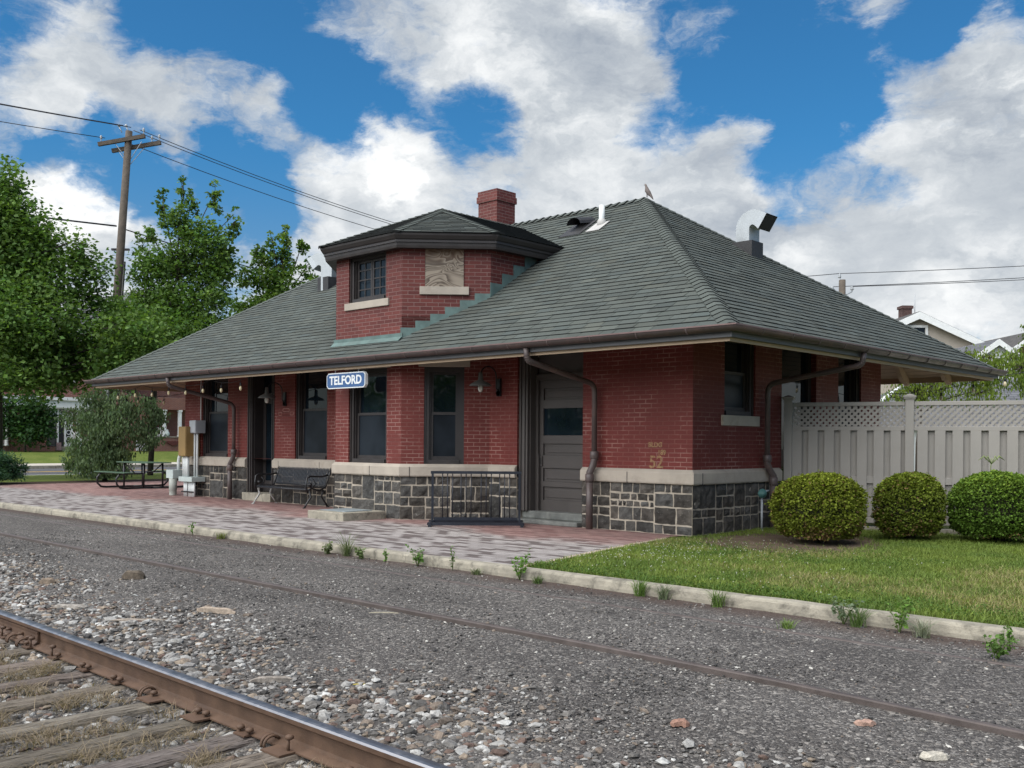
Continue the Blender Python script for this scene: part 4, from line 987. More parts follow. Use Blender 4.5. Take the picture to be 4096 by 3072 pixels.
for v in (-.27, .27): MB().obox(P(Ln / 2, v, .05), t, nn, Ln / 2 + .04, .022, .022).build('foot_rail', NAVYM, bk)
for u in (.0, Ln): MB().obox(P(u, 0, .05), t, nn, .022, .30, .026).obox(P(u, .29, .02), t, nn, .025, .03, .02).obox(P(u, -.29, .02), t, nn, .025, .03, .02).build('foot', NAVYM, bk)

# ---- concrete hatch pad
hp = thing('hatch_pad', 'low weathered concrete pad with a blue-grey metal hatch before the bay', 'utility hatch', (-14.1, 10.75, 0))
m = MB(); m.prism([(-14.65, 10.25, -.02), (-13.62, 10.25, -.02), (-13.62, 11.17, -.02), (-14.65, 11.17, -.02)], (0, 0, .158)); m.build('pad', CONC, hp, bevel=.012)
MB().box(-14.52, 10.42, .139, -13.80, 11.02, .150).build('hatch', M_simple('blue_grey_steel', (.20, .235, .25), .45, .15, 4.), hp, bevel=.004)

# ---- electrical gear on the left corner
def boxthing(name, label, cat, lo, hi, mat, base=None, door=True):
    t_ = thing(name, label, cat, ((lo[0] + hi[0]) / 2, (lo[1] + hi[1]) / 2, lo[2]))
    MB().box(*lo, *hi).build('cabinet', mat, t_, bevel=.008)
    if door: MB().box(lo[0] + .012, lo[1] - .012, lo[2] + .015, hi[0] - .012, lo[1] - .001, hi[2] - .015).build('door', mat, t_, bevel=.004)
    return t_
oc = boxthing('electric_cabinet', 'tall ochre electrical cabinet at the left corner of the station', 'electrical cabinet', (-22.50, 11.98, .97), (-22.14, 12.34, 1.69), OCHRE)
for i, x in enumerate((-22.42, -22.33, -22.24)): MB().tube([(x, 12.08, .97), (x, 12.08, .47)], .034 + .008 * (i == 2), 10).build('conduit', PVC, oc)
gb = boxthing('junction_box', 'grey electrical box high on the wall beside the left window', 'electrical box', (-22.20, 12.10, 1.53), (-21.90, 12.36, 1.84), GREYB)
for x in (-22.12, -22.0): MB().tube([(x, 12.2, 1.54), (x, 12.2, .47)], .026, 10).build('conduit', PVC, gb)
MB().tube([(-22.08, 12.33, 1.83), (-22.08, 12.33, 2.95)], .013, 8).build('conduit', PVC, gb)
tr = thing('wire_trough', 'pale wiring trough on many white conduits below the ochre cabinet', 'electrical box', (-22.1, 12.15, 0))
MB().box(-22.50, 11.98, .36, -21.86, 12.34, .475).build('cabinet', PALEG, tr, bevel=.006)
for i, x in enumerate((-22.36, -22.27, -22.17, -22.13, -22.09, -22.05, -22.01, -21.97, -21.92)): MB().tube([(x, 12.08, .36), (x, 12.08, 0)], .034 if i < 2 else .017 if i < 8 else .028, 10).build('conduit', PVC, tr)
MB().box(-22.46, 12.03, .10, -21.89, 12.05, .13).build('clamp_bar', BLACKM, tr); MB().box(-22.47, 12.12, 0, -22.41, 12.3, .36).build('support', DARK, tr)
pb = thing('pedestal_box', 'pale grey box on a short round pedestal left of the station corner', 'electrical box', (-22.85, 12.1, 0))
MB().box(-23.08, 11.96, .42, -22.74, 12.3, .63).build('cabinet', PALEG, pb, bevel=.008); MB().lathe([(.085, 0), (.088, .02), (.088, .13), (.095, .135), (.095, .42)], (-22.84, 12.02, 0), 16).build('pedestal', M_simple('grey_pvc', (.38, .40, .36), .5, .08, 4.), pb)
pp = [(-22.90, 12.2, .63)] + [(-22.90 + .16 - .16 * math.cos(q), 12.2, .80 + .22 * math.sin(q)) for q in [math.pi / 2 * k / 6 for k in range(7)]] + [(-22.6, 12.2, 1.03)]
MB().tube(pp, .045, 10).build('conduit', PVC, pb)

# ---- gas regulator
gr = thing('gas_regulator', 'turquoise gas regulator on a thin riser beside the right downspout', 'gas regulator', (-7.93, 14.12, 0))
TURQ = M_simple('turquoise_paint', (.075, .18, .17), .5, .15, 12.)
MB().lathe([(.022, -.08), (.036, -.075), (.04, -.03), (.07, -.018), (.075, .0), (.07, .018), (.04, .03), (.03, .06)], (-7.90, 14.12, .58), 16, axis=(.8, -.6, 0)).build('body', TURQ, gr)
MB().tube([(-7.93, 14.16, 0), (-7.93, 14.16, .50)], .018, 8).build('riser', GREYB, gr); MB().tube([(-7.93, 14.16, .58), (-7.96, 14.36, .61), (-8.0, 14.6, .61)], .018, 8).build('pipe', GREYB, gr)

# ---- picnic table
pt = thing('picnic_table', 'green-topped picnic table with black curved legs at the left paving edge', 'picnic table', (-27.1, 13.35, 0))
GREENT = M_simple('green_plastisol', (.05, .09, .055), .5, .1, 6.)
MB().box(-28.05, 13.0, .70, -26.15, 13.72, .735).build('tabletop', GREENT, pt, bevel=.01)
for y in (12.48, 14.22): MB().box(-28.05, y - .14, .435, -26.15, y + .14, .465).build('seat', GREENT, pt, bevel=.01)
for x in (-27.7, -26.5):
    for s in (-1, 1):
        pts = [(x, 13.35 + s * .95, .43), (x, 13.35 + s * 1.06, .30), (x, 13.35 + s * 1.05, .14), (x, 13.35 + s * .95, .04), (x, 13.35 + s * .8, .025), (x, 13.35, .025)]
        MB().tube(pts, .028, 8).tube([(x, 13.35 + s * .28, .025), (x, 13.35 + s * .28, .70)], .028, 8).tube([(x, 13.35 + s * .28, .42), (x, 13.35 + s * .95, .42)], .02, 8).tube([(x, 13.35 + s * .25, .68), (x - .3 * (1 if x < -27 else -1) * -1, 13.35 + s * .1, .40)], .016, 6).build('leg', BLACKM, pt)

# ---- vinyl fence with lattice top
F0 = Vector((-7.95, 15.05, 0)); F1 = Vector((-4.55, 16.25, 0)); fd_ = (F1 - F0).normalized(); fn = Vector((fd_.y, -fd_.x, 0))
vf = thing('vinyl_fence', 'tall taupe vinyl privacy fence with lattice top behind the clipped bushes', 'fence', tuple(F0))
P = lambda u, v, z: F0 + fd_ * u + fn * v + UP * z
BAY = 1.86
for k in range(4):
    u = k * BAY; m = MB().obox(P(u, 0, 1.05), fd_, fn, .065, .065, 1.05); po = m.build('post', VINYL, vf, bevel=.006)
    c_ = MB(); c_.obox(P(u, 0, 2.105), fd_, fn, .085, .085, .014); c_.obox(P(u, 0, 2.128), fd_, fn, .095, .095, .012); a = [P(u + i, j, 2.14) for i, j in ((-.08, -.08), (.08, -.08), (.08, .08), (-.08, .08))]
    c_.add(a + [P(u, 0, 2.175)], [(0, 1, 4), (1, 2, 4), (2, 3, 4), (3, 0, 4)]); c_.build('post_cap', VINYL, po)
def lattice(u0, u1, z0, z1):
    m = MB(); hw = .019; per = .098
    for s in (1, -1):
        k = -40
        while k < 60:
            c_ = u0 + k * per; pts = []
            # strip centre line: u = c + s*(z - z0)
            a, b = (z0, c_), (z1, c_ + s * (z1 - z0))
            z_a, z_b = z0, z1
            lo, hi = sorted((a[1], b[1]))
            if hi > u0 and lo < u1:
                t0 = max(0., min(1., ((u0 if a[1] < u0 else u1 if a[1] > u1 else a[1]) - a[1]) / (b[1] - a[1]))); t1 = max(0., min(1., ((u0 if b[1] < u0 else u1 if b[1] > u1 else b[1]) - a[1]) / (b[1] - a[1])))
                if t1 - t0 > .03:
                    A = P(a[1] + (b[1] - a[1]) * t0, .006 * s, z0 + (z1 - z0) * t0); B = P(a[1] + (b[1] - a[1]) * t1, .006 * s, z0 + (z1 - z0) * t1)
                    d = (B - A).normalized(); m.obox((A + B) / 2, d, fn, (B - A).length / 2, .005, hw, z=d.cross(fn))
            k += 1
    m.build('lattice', VINYL, vf)
for k in range(3):
    u0, u1 = k * BAY + .066, (k + 1) * BAY - .066; um, uh = (u0 + u1) / 2, (u1 - u0) / 2
    MB().obox(P(um, 0, 2.015), fd_, fn, uh, .03, .032).build('rail', VINYL, vf, bevel=.005); MB().obox(P(um, .012, 1.622), fd_, fn, uh, .03, .034).build('rail', VINYL, vf, bevel=.005)
    MB().obox(P(um, 0, .80), fd_, fn, uh, .022, .055).build('rail', VINYL, vf, bevel=.005); MB().obox(P(um, 0, .16), fd_, fn, uh, .03, .045).build('rail', VINYL, vf, bevel=.005)
    lattice(u0, u1, 1.66, 1.98)
    m = MB(); u = u0 + (.005 if k == 0 else .05); i = 0; bwid = .150; gap = .102
    while u < u1 - .05:                                                        # boards alternate on the two faces
        e = min(u + bwid, u1); m.obox(P((u + e) / 2, .034, .90), fd_, fn, (e - u) / 2, .011, .69)
        b0, b1 = e - .03, min(e + gap + .03, u1)
        if b1 > b0 + .02: m.obox(P((b0 + b1) / 2, -.034, .90), fd_, fn, (b1 - b0) / 2, .011, .69)
        u += bwid + gap
    m.build('boards', VINYL, vf)
MB().obox(P(BAY * 1.5, 0, .0), fd_, fn, BAY * 1.6, .12, .055).build('footing', CONC, vf)

# ---- string lights
def strand(name, label, pts, bulbs, sag=.05, group='strings of festoon bulbs'):
    t_ = thing(name, label, 'string lights', pts[0], group); path = []
    for a, b in zip(pts, pts[1:]):
        a, b = Vector(a), Vector(b)
        for k in range(8): q = k / 8; path.append(a.lerp(b, q) - UP * 4 * sag * q * (1 - q))
    path.append(Vector(pts[-1])); MB().tube(path, .006, 5).build('wire', WIRE, t_)
    for i in range(bulbs):
        q = (i + .6) / bulbs * (len(path) - 1); j = int(q); p = path[j].lerp(path[min(j + 1, len(path) - 1)], q - j)
        s = MB(); s.tube([p, p - UP * .06], .006, 6); s.lathe([(.018, -.12), (.02, -.07), (.012, -.055)], p, 10); so_ = s.build('socket', WIRE, t_)
        MB().lathe([(.014, -.115), (.028, -.15), (.031, -.175), (.022, -.205), (.006, -.215)], p, 10).build('bulb', BULB, so_)
strand('string_lights', 'festoon bulbs strung under the front eave left of the glazed door', [(-24.2, 11.0, 2.62), (-22.6, 11.1, 2.66), (-21.0, 11.1, 2.66), (-19.4, 11.05, 2.66), (-17.8, 11.0, 2.66)], 8, .09)
strand('string_lights', 'festoon bulbs on the left side overhang near the hemlock', [(-24.3, 11.4, 2.58), (-24.4, 13.2, 2.62), (-24.4, 15.2, 2.62)], 5, .12)
strand('string_lights', 'festoon bulbs strung from the right eave out over the fence', [(-7.9, 19.0, 2.36), (-6.55, 20.3, 2.70), (-4.2, 18.2, 2.95), (-1.8, 16.0, 3.1)], 9, .10)
strand('string_lights', 'far strand of small bulbs seen against the grey garage roof', [(-8.0, 26.0, 2.3), (-5.0, 27.5, 2.45), (-1., 28.5, 2.8)], 7, .2)

# ---- bird on the ridge
bd_ = thing('bird', 'grey dove perched on the right end of the roof ridge', 'bird', (-11.32, YR, RZ + .03))
m = MB(); b0 = Vector((-11.32, YR, RZ + .05)); d = Vector((.62, .2, -.75)).normalized()
pts = [b0 + Vector((-.045, -.015, .235)), b0 + Vector((-.03, -.01, .215)), b0 + Vector((-.022, -.005, .185)), b0 + Vector((-.012, 0, .15)), b0 + Vector((.0, 0, .10)), b0 + Vector((.035, .01, .045)), b0 + Vector((.07, .02, -.0)), b0 + Vector((.10, .03, -.05)), b0 + Vector((.12, .035, -.085))]
m.tube(pts, [.006, .02, .022, .032, .048, .045, .028, .016, .006], 10); m.build('body', M_simple('dove_feather', (.15, .125, .115), .8, .2, 20.), bd_)
MB().tube([b0 + Vector((-.042, -.014, .218)), b0 + Vector((-.072, -.022, .212))], [.006, .001], 6).build('beak', DARK, bd_)
for s in (-.015, .015): MB().tube([b0 + Vector((.0, s, .06)), b0 + Vector((.0, s, -.03))], .005, 5).build('leg', RUST, bd_)

# ---- rails
def rail(name, label, y_at, x0, x1, ztop, group=None, full=True, mat=RUST):
    t_ = None
    hz = ztop
    if full: prof = [(-.070, -.167), (.070, -.167), (.070, -.158), (.014, -.142), (.0085, -.125), (.0085, -.055), (.012, -.045), (.036, -.036), (.0375, -.012), (.030, -.002), (.015, .0015), (-.015, .0015), (-.030, -.002), (-.0375, -.012), (-.036, -.036), (-.012, -.045), (-.0085, -.055), (-.0085, -.125), (-.014, -.142), (-.070, -.158)]
    else: prof = [(-.028, -.05), (.028, -.05), (.028, -.006), (.018, .001), (-.018, .001), (-.028, -.006)]
    n = len(prof); m = MB(); vs = []; N = 164
    for i in range(N + 1):
        x = x0 + (x1 - x0) * i / N
        for o_, z_ in prof: vs.append((x, y_at(x) + o_, hz + z_))
    for i in range(N):
        for q in range(n):
            q2 = (q + 1) % n; top = full and q in (9, 10, 11, 12) or (not full and q in (2, 3, 4) and False)
            m.add([vs[i * n + q], vs[i * n + q2], vs[(i + 1) * n + q2], vs[(i + 1) * n + q]], [(0, 1, 2, 3)], 1 if top else 0, smooth=False)
    m.add(vs[:n], [tuple(range(n - 1, -1, -1))]); m.add(vs[-n:], [tuple(range(n))])
    return tag(m.build(name, [mat, POLISH]), label, 'rail', group)
yn = lambda x: 3.06 - .02 * (x + 5.5)
r1 = rail('running_rail', 'rusty steel rail with polished head in the foreground, joint bar at left', yn, -80, 12, -.10, 'rails of the main track')
r2 = rail('running_rail', 'rail of the main track nearest the camera, below the frame', lambda x: yn(x) - 1.51, -80, 12, -.10, 'rails of the main track')
ys1 = lambda x: float(np.interp(x, [-70, -16, -9, -4.4, -2.8, -1.5, 12], [6.1, 5.64, 5.55, 5.52, 5.47, 5.36, 4.2])); ys2 = lambda x: 7.03 - .004 * (x + 6.5)
rail('buried_rail', 'nearer rail of the disused siding sunk in dark gravel', ys1, -70, 12, -.072, 'sunken siding rails', False, RUST2)
rail('buried_rail', 'farther sunken siding rail running close along the kerb', ys2, -70, 12, -.085, 'sunken siding rails', False, RUST2)
m = MB(); jx0, jx1 = -8.85, -7.98; yj = lambda x: yn(x) - .012                              # joint bar with bolts, camera side
vs = []
for x in (jx0, jx1):
    for o_, z_ in ((-.012, -.048), (-.03, -.052), (-.024, -.075), (-.024, -.12), (-.05, -.142), (-.05, -.15), (.0, -.13)): vs.append((x, yn(x) + o_ - .004, -.10 + z_))
m.add(vs, [(q, q + 7 if False else 7 + q, 7 + (q + 1) % 7, (q + 1) % 7) for q in range(7)] + [(0, 1, 2, 3, 4, 5, 6), (13, 12, 11, 10, 9, 8, 7)]); jb = m.build('joint_bar', RUST, r1)
for x in (-8.72, -8.55, -8.28, -8.10): MB().lathe([(.02, -.03), (.02, .0)], (x, yn(x) - .024, -.20), 6, axis=(0, -1, 0)).lathe([(.011, -.0), (.011, .045)], (x, yn(x) - .024, -.20), 8, axis=(0, -1, 0)).build('bolt', RUST, jb)
# ties with plates and spikes
TX = [-10.2, -9.65, -9.1, -8.55, -8.02, -7.5, -6.96, -6.45, -5.87, -5.30, -4.82, -4.42, -3.9, -3.35]
TL = ['first', 'second', 'third', 'fourth', 'fifth', 'sixth', 'seventh', 'eighth', 'ninth', 'tenth', 'eleventh', 'twelfth', 'thirteenth', 'fourteenth']
rt = random.Random(11)
for i, x in enumerate(TX):
    t_ = thing('railway_tie', 'split grey wooden tie under the near rail, %s of the row counted from the left' % TL[i], 'railway tie', (x, 2., -.30), 'wooden ties of the main track')
    m = MB(); w_ = rt.uniform(.085, .105); g = rt.uniform(.75, 1.2); col = (g, g * rt.uniform(.94, 1.02), g * rt.uniform(.86, 1.0)); nsg = 16; vs = []; fs = []
    skew = rt.uniform(-.03, .03); top = -.270 + rt.uniform(-.008, .004)
    for k in range(nsg + 1):
        y = .15 + (3.36 - .15) * k / nsg; sx_ = skew * (y - 2.)
        for u, z_ in ((-w_, -.42), (-w_, top - .02), (-w_ + .015, top - .003), (-w_ * .3, top + .002), (w_ * .35, top - .001), (w_ - .015, top - .004), (w_, top - .022), (w_, -.42)):
            j = .007 * mnoise.noise(Vector((u * 31 + i * 7, y * 4, z_ * 9))); vs.append((x + u + sx_ + j, y, z_ + j * .8))
    for k in range(nsg):
        for q in range(7): fs.append((k * 8 + q, (k + 1) * 8 + q, (k + 1) * 8 + q + 1, k * 8 + q + 1))
    fs = [tuple(reversed(f)) for f in fs]
    fs.append(tuple(range(8))); fs.append(tuple(nsg * 8 + q for q in range(7, -1, -1))); m.add(vs, fs, 0, col); tie = m.build('beam', TIE, t_)
    yy = yn(x); pl = MB(); big_ = rt.random() < .35; hw = .095 if big_ else .062
    pl.prism([(x - hw * .9, yy - (.17 if big_ else .115), -.266), (x + hw * .9, yy - (.17 if big_ else .115), -.266), (x + hw * .9, yy + .15, -.266), (x - hw * .9, yy + .15, -.266)], (0, 0, .010)); po = pl.build('tie_plate', RUST, t_)
    for dx in ((-.045, .045) if rt.random() < .7 else (rt.choice((-.04, .04)),)):
        up = rt.choice((0, 0, .045)); MB().tube([(x + dx, yy - .083, -.27), (x + dx, yy - .083, -.238 + up)], .009, 6).lathe([(.010, -.012), (.024, -.004), (.022, .010), (.008, .016)], (x + dx, yy - .074, -.236 + up), 8).build('spike', RUST, t_)
    if i in (3, 4, 8, 11):
        ax = x + .15 * rt.choice((-1, 1)); pts = [(ax, yy - .055 + .05 * math.cos(q), -.262 + .042 * math.sin(q)) for q in [math.pi * (.15 + .95 * k / 8) for k in range(9)]]
        a = MB()
        for e in (-.014, .014): a.tube([(p[0] + e, p[1] - .01, p[2]) for p in pts], .0085, 6)
        a.build('rail_anchor', RUST, r1)

# ---- bits of wood and larger stones lying in the gravel
def scrap(name, label, cat, x, y, L, W, H, ang, col, mat=WOODG, rough=.012, seed=0):
    t_ = Vector((math.cos(ang), math.sin(ang), 0)); n_ = Vector((-t_.y, t_.x, 0)); z0 = ground_z(x, y) + .002; vs = []; fs = []; N = 9
    for k in range(N + 1):
        q = k / N; tp = min(1., .45 + 3 * min(q, 1 - q)) 
        for a, b in ((-1, 0), (-.9, .8), (-.2, 1), (.6, .9), (1, .3), (.9, 0)):
            j = rough * mnoise.noise(Vector((q * 5 + seed, a * 3, b * 3 + seed))); p = Vector((x, y, z0)) + t_ * (L * (q - .5)) + n_ * (a * W / 2 * tp + j) + UP * (b * H * tp + j * .5); vs.append(p)
    for k in range(N):
        for q in range(6): fs.append((k * 6 + q, (k + 1) * 6 + q, (k + 1) * 6 + (q + 1) % 6, k * 6 + (q + 1) % 6))
    fs = [tuple(reversed(f)) for f in fs]
    fs.append(tuple(range(6))); fs.append(tuple(N * 6 + q for q in range(5, -1, -1)))
    tag(MB().add(vs, fs, 0, col).build(name, mat), label, cat)
RV = math.atan2(RT.y, RT.x)
scrap('wood_chunk', 'dark rotten chunk of wood on the gravel beyond the rail', 'wood', -10.1, 4.88, .24, .11, .09, RV - .1, (.10, .08, .06), seed=1)
scrap('wood_scrap', 'flat pale splinter of wood among the ballast at left', 'wood', -9.24, 3.86, .33, .12, .035, RV - .2, (.27, .245, .215), seed=2)
scrap('wood_scrap', 'pale broken stick of wood lying on gravel between rail and siding', 'wood', -7.77, 4.50, .42, .055, .05, RV - .42, (.29, .235, .185), seed=3)
scrap('wood_scrap', 'thin grey splinter of wood half buried left of the pale stick', 'wood', -8.1, 3.98, .52, .04, .02, RV + .05, (.27, .23, .19), seed=4)
scrap('driftwood', 'grey twisted piece of wood just beyond the shiny rail', 'wood', -5.55, 3.62, .28, .035, .035, RV + .15, (.25, .22, .19), seed=5)
scrap('twig', 'thin pale twig lying near the nearer sunken rail', 'twig', -6.58, 5.39, .26, .012, .012, RV, (.32, .29, .22), rough=.004, seed=6)
scrap('rock', 'brown flat rock at the far left edge of the ballast', 'rock', -10.75, 4.25, .17, .10, .06, RV, (.20, .155, .115), ROCKM, .02, 7)
scrap('rock', 'reddish flat stone in dark gravel at lower right', 'rock', -2.96, 4.44, .10, .07, .03, RV, (.26, .15, .11), ROCKM, .015, 8)
scrap('rock', 'pinkish flat stone below the sunken rail at right', 'rock', -2.22, 5.05, .11, .07, .025, RV, (.34, .22, .17), ROCKM, .015, 9)
scrap('rock', 'pale flat stone at the bottom right in gravel', 'rock', -1.75, 4.75, .14, .08, .025, RV + .2, (.40, .37, .31), ROCKM, .015, 10)
scrap('straw', 'thin yellow straw lying on the ballast near the rail', 'straw', -5.02, 3.92, .09, .006, .006, RV + .1, (.60, .48, .08), rough=.001, seed=11)

# ---- utility poles and lines
pl = thing('utility_pole', 'tall leaning wooden utility pole with crossarms rising above left trees', 'utility pole', (-38.3, 17.6, 0))
pb_, ptp = Vector((-38.45, 17.35, 0)), Vector((-37.82, 17.95, 13.5))
MB().tube([pb_, pb_.lerp(ptp, .5), ptp], [.19, .165, .13], 14).build('mast', POLEW, pl)
for k, (dz, off) in enumerate(((-.45, -.14), (-.62, .14))):
    c_ = ptp + UP * dz + FW * off; a = c_ - RT * (1.15 if k == 0 else .72) + UP * -.12; b = c_ + RT * (.68 if k == 0 else 1.2) + UP * .22
    d = (b - a).normalized(); MB().obox((a + b) / 2, d, FW, (b - a).length / 2, .06, .075, z=d.cross(FW) * -1).build('crossarm', POLEW, pl)
    for q in ((.06, .97) if k == 0 else (.82, .97)):
        p = a.lerp(b, q) + UP * .07; MB().tube([p, p + UP * .14], .018, 6).lathe([(.03, .12), (.055, .15), (.03, .19), (.05, .22), (.02, .26)], p, 10).build('insulator', GREYB, pl)
    for s in (-1, 1): MB().tube([c_ + RT * .55 * s, ptp + UP * (dz - .75)], .014, 5).build('brace', GREYB, pl)
for s in (-.28, .0): MB().tube([ptp + UP * -.05 + RT * s, ptp + UP * .18 + RT * (s - .12)], .02, 6).lathe([(.05, .18), (.06, .22), (.02, .27)], ptp + RT * (s - .12), 10).build('insulator', GREYB, pl)
MB().tube([pb_ + UP * .2 + RT * .2, pb_.lerp(ptp, .62) + RT * .18], .06, 8).build('conduit', BLACKM, pl)
for zf, L_ in ((.50, .5), (.485, .5), (.655, .35)): q = pb_.lerp(ptp, zf); MB().obox(q, RT, FW, L_, .05, .04).build('cable_bracket', BLACKM, pl)
MB().tube([pb_ + UP * .2 + RT * .17 - FW * .1, pb_ + UP * 6.6 + RT * .22 - FW * .1], .09, 8).build('riser_pipe', GREYB, pl)
def line(label, a, b, sag, r=.015, grp='overhead lines on the left pole'):
    a, b = Vector(a), Vector(b); pts = [a.lerp(b, k / 24) - UP * 4 * sag * (k / 24) * (1 - k / 24) for k in range(25)]
    tag(MB().tube(pts, r, 5).build('power_line', WIRE), label, 'power line', grp)
line('upper front power line running left from the leaning pole', (-37.8, 17.7, 13.66), (-37.9, -20, 13.7), .7)
line('second upper power line running left just below the front one', (-37.55, 17.9, 13.58), (-37.4, -20, 13.45), .7)
line('third power line running left from the crossarm tip, lowest of the top three', (-38.5, 17.3, 13.22), (-38.8, -20, 13.1), .7)
line('upper power line sloping right from the leaning pole to behind the dormer', (-37.6, 18.3, 13.58), (-37.8, 60, 12.8), 1.45)
line('second line sloping right behind the dormer, doubled with the upper one', (-37.75, 18.1, 13.55), (-37.95, 60, 12.7), 1.45)
line('lower line sloping right from the leaning pole to behind the dormer', (-38.1, 17.8, 13.15), (-38.3, 60, 12.6), 1.5)
line('twisted black cable running left from halfway up the leaning pole', (-38.1, 17.6, 9.75), (-38.3, -20, 9.6), .45, .035)
line('thin cable running right from halfway up the leaning pole', (-38.1, 17.8, 9.7), (-38.3, 60, 8.6), 1.3, .025)
for z, lab in ((8.45, 'upper'), (8.05, 'lower')): line('thin faint %s wire between the left tree and the pole' % lab, (-38.1, 17.6, z), (-38.3, -20, z + .3), .3, .012)
for z, lab in ((6.72, 'thick upper'), (6.48, 'thick middle'), (6.2, 'thin lower')): line('%s communication cable low on the leaning pole' % lab, (-38.2, -20, z + .1), (-38.4, 60, z - .1), .5, .04 if 'thick' in lab else .018)
p2 = thing('utility_pole', 'grey pole top with insulators just above the right roof slope', 'utility pole', (-17.86, 38.2, 0))
MB().tube([(-17.86, 38.2, 0), (-17.86, 38.2, 8.02)], [.19, .13], 12).build('mast', POLEW, p2)
MB().tube([(-17.95, 38.15, 7.8), (-17.95, 38.15, 8.12)], .035, 6).lathe([(.05, .0), (.07, .05), (.04, .09), (.06, .13), (.02, .18)], (-17.95, 38.15, 8.1), 10).build('insulator', GREYB, p2)
for s in (-1, 1):
    e = Vector((-17.86, 38.2, 7.55)) + RT * .4 * s
    MB().tube([Vector((-17.86, 38.2, 7.35)), e], .025, 6).tube([e, e + UP * .1], .02, 6).lathe([(.05, .06), (.08, .1), (.04, .14), (.07, .18), (.02, .22)], e, 10).build('insulator', GREYB, p2)
line('top wire on the right pole, seen against grey cloud', (-21.5, 34.9, 7.85), (-17.95, 38.15, 8.28), .0, .014, 'overhead lines on the right pole')
line('top wire continuing right from the right pole', (-17.95, 38.15, 8.28), (-4, 50, 9.3), .12, .014, 'overhead lines on the right pole')
line('middle wire right of the right pole', (-18.15, 38.0, 7.75), (-4, 50, 8.9), .12, .014, 'overhead lines on the right pole')
line('lowest wire right of the right pole', (-17.55, 38.45, 7.75), (-4, 50, 8.75), .12, .014, 'overhead lines on the right pole')
# ================================================================== STONES, GRASS, TREES
def vcol(cols, k): return np.repeat(np.asarray(cols), k, axis=0)
# ---- crushed-stone ballast
def stones(name, label, cat, xy, size, flat, pal, mat, sink=.3, jit=.3):
    n = len(xy); z = np.array([ground_z(a, b) for a, b in xy]); s = size
    sc = np.stack([s * rng.uniform(.75, 1.35, n), s * rng.uniform(.55, 1., n), s * rng.uniform(flat[0], flat[1], n)], 1)
    pos = np.column_stack([xy, z + sc[:, 2] * sink]); Mx = rot_mats(n, jit)
    V, F = scatter(ICO_V, ICO_F, pos, Mx, sc); V = V + (rng.normal(0, .13, V.shape) * np.repeat(sc, 12, 0))
    pal = np.array(pal); ci = rng.choice(len(pal), n, p=np.array([p[3] for p in pal]) / sum(p[3] for p in pal)); col = pal[ci, :3] * rng.uniform(.72, 1.25, (n, 1))
    o = mesh_np(name, V, F, mat, col=vcol(col, 12)); kind(o, 'stuff'); o['label'] = label; o['category'] = cat; return o
PAL = [(.30, .292, .275, 1.7), (.41, .405, .385, .7), (.21, .20, .188, 2.2), (.115, .107, .098, 2.5), (.165, .132, .105, 1.5), (.235, .19, .145, 1.0), (.125, .085, .068, .9), (.07, .066, .062, 1.5)]
N = 52000; xy = np.column_stack([rng.uniform(-14.5, -1.2, N), rng.uniform(.4, 5.3, N)])
ynv = 3.06 - .02 * (xy[:, 0] + 5.5)
edge = 4.35 + .55 * vnoise(xy, .8) + .25 * vnoise(xy, 2.6, 5.) + np.clip((-7 - xy[:, 0]) * .07, 0, .45)
prob = np.where(xy[:, 1] < edge - .5, 1., np.clip(1 - (xy[:, 1] - edge + .5) / .8, 0, 1) ** 1.6)
near = np.abs(xy[:, 1] - ynv) < .085
between = xy[:, 1] < ynv
tie = np.min(np.abs(xy[:, 0:1] - np.array(TX)[None]), axis=1) < .115
keep = (rng.random(N) < prob) & ~near & ~(between & tie & (rng.random(N) < .96)) & ~(between & (rng.random(N) < .5))
xy = xy[keep]; far = xy[:, 1] > edge[keep] - .6
size = np.clip(rng.lognormal(-3.83, .38, len(xy)), .010, .055); size[far] *= .72
pt_ = vnoise(xy, 1.1, 9.); pal_l = PAL
stones('ballast', 'crushed stone ballast in mixed grey, tan and white around the near rail', 'gravel', xy, size, (.30, .62), PAL, ROCKM, .35, .32)
# a lighter scatter of chips over the fine gravel
N = 62000; xy = np.column_stack([rng.uniform(-16, -.9, N), rng.uniform(3.6, 7.68, N)]); dn_ = .45 + .5 * vnoise(xy, .7, 3.)
xy = xy[rng.random(N) < np.clip(dn_ + (5.6 - xy[:, 1]) * .16, .12, 1)]
PALC = [(.10, .095, .09, 3.), (.16, .152, .143, 2.2), (.28, .268, .245, .9), (.045, .043, .041, 3.2), (.40, .385, .35, .4), (.19, .155, .125, .5)]
stones('gravel_chips', 'small dark and pale stone chips strewn over the gravel yard', 'gravel', xy, np.clip(rng.lognormal(-4.95, .40, len(xy)), .004, .018), (.35, .7), PALC, CHIP, .3, .35)

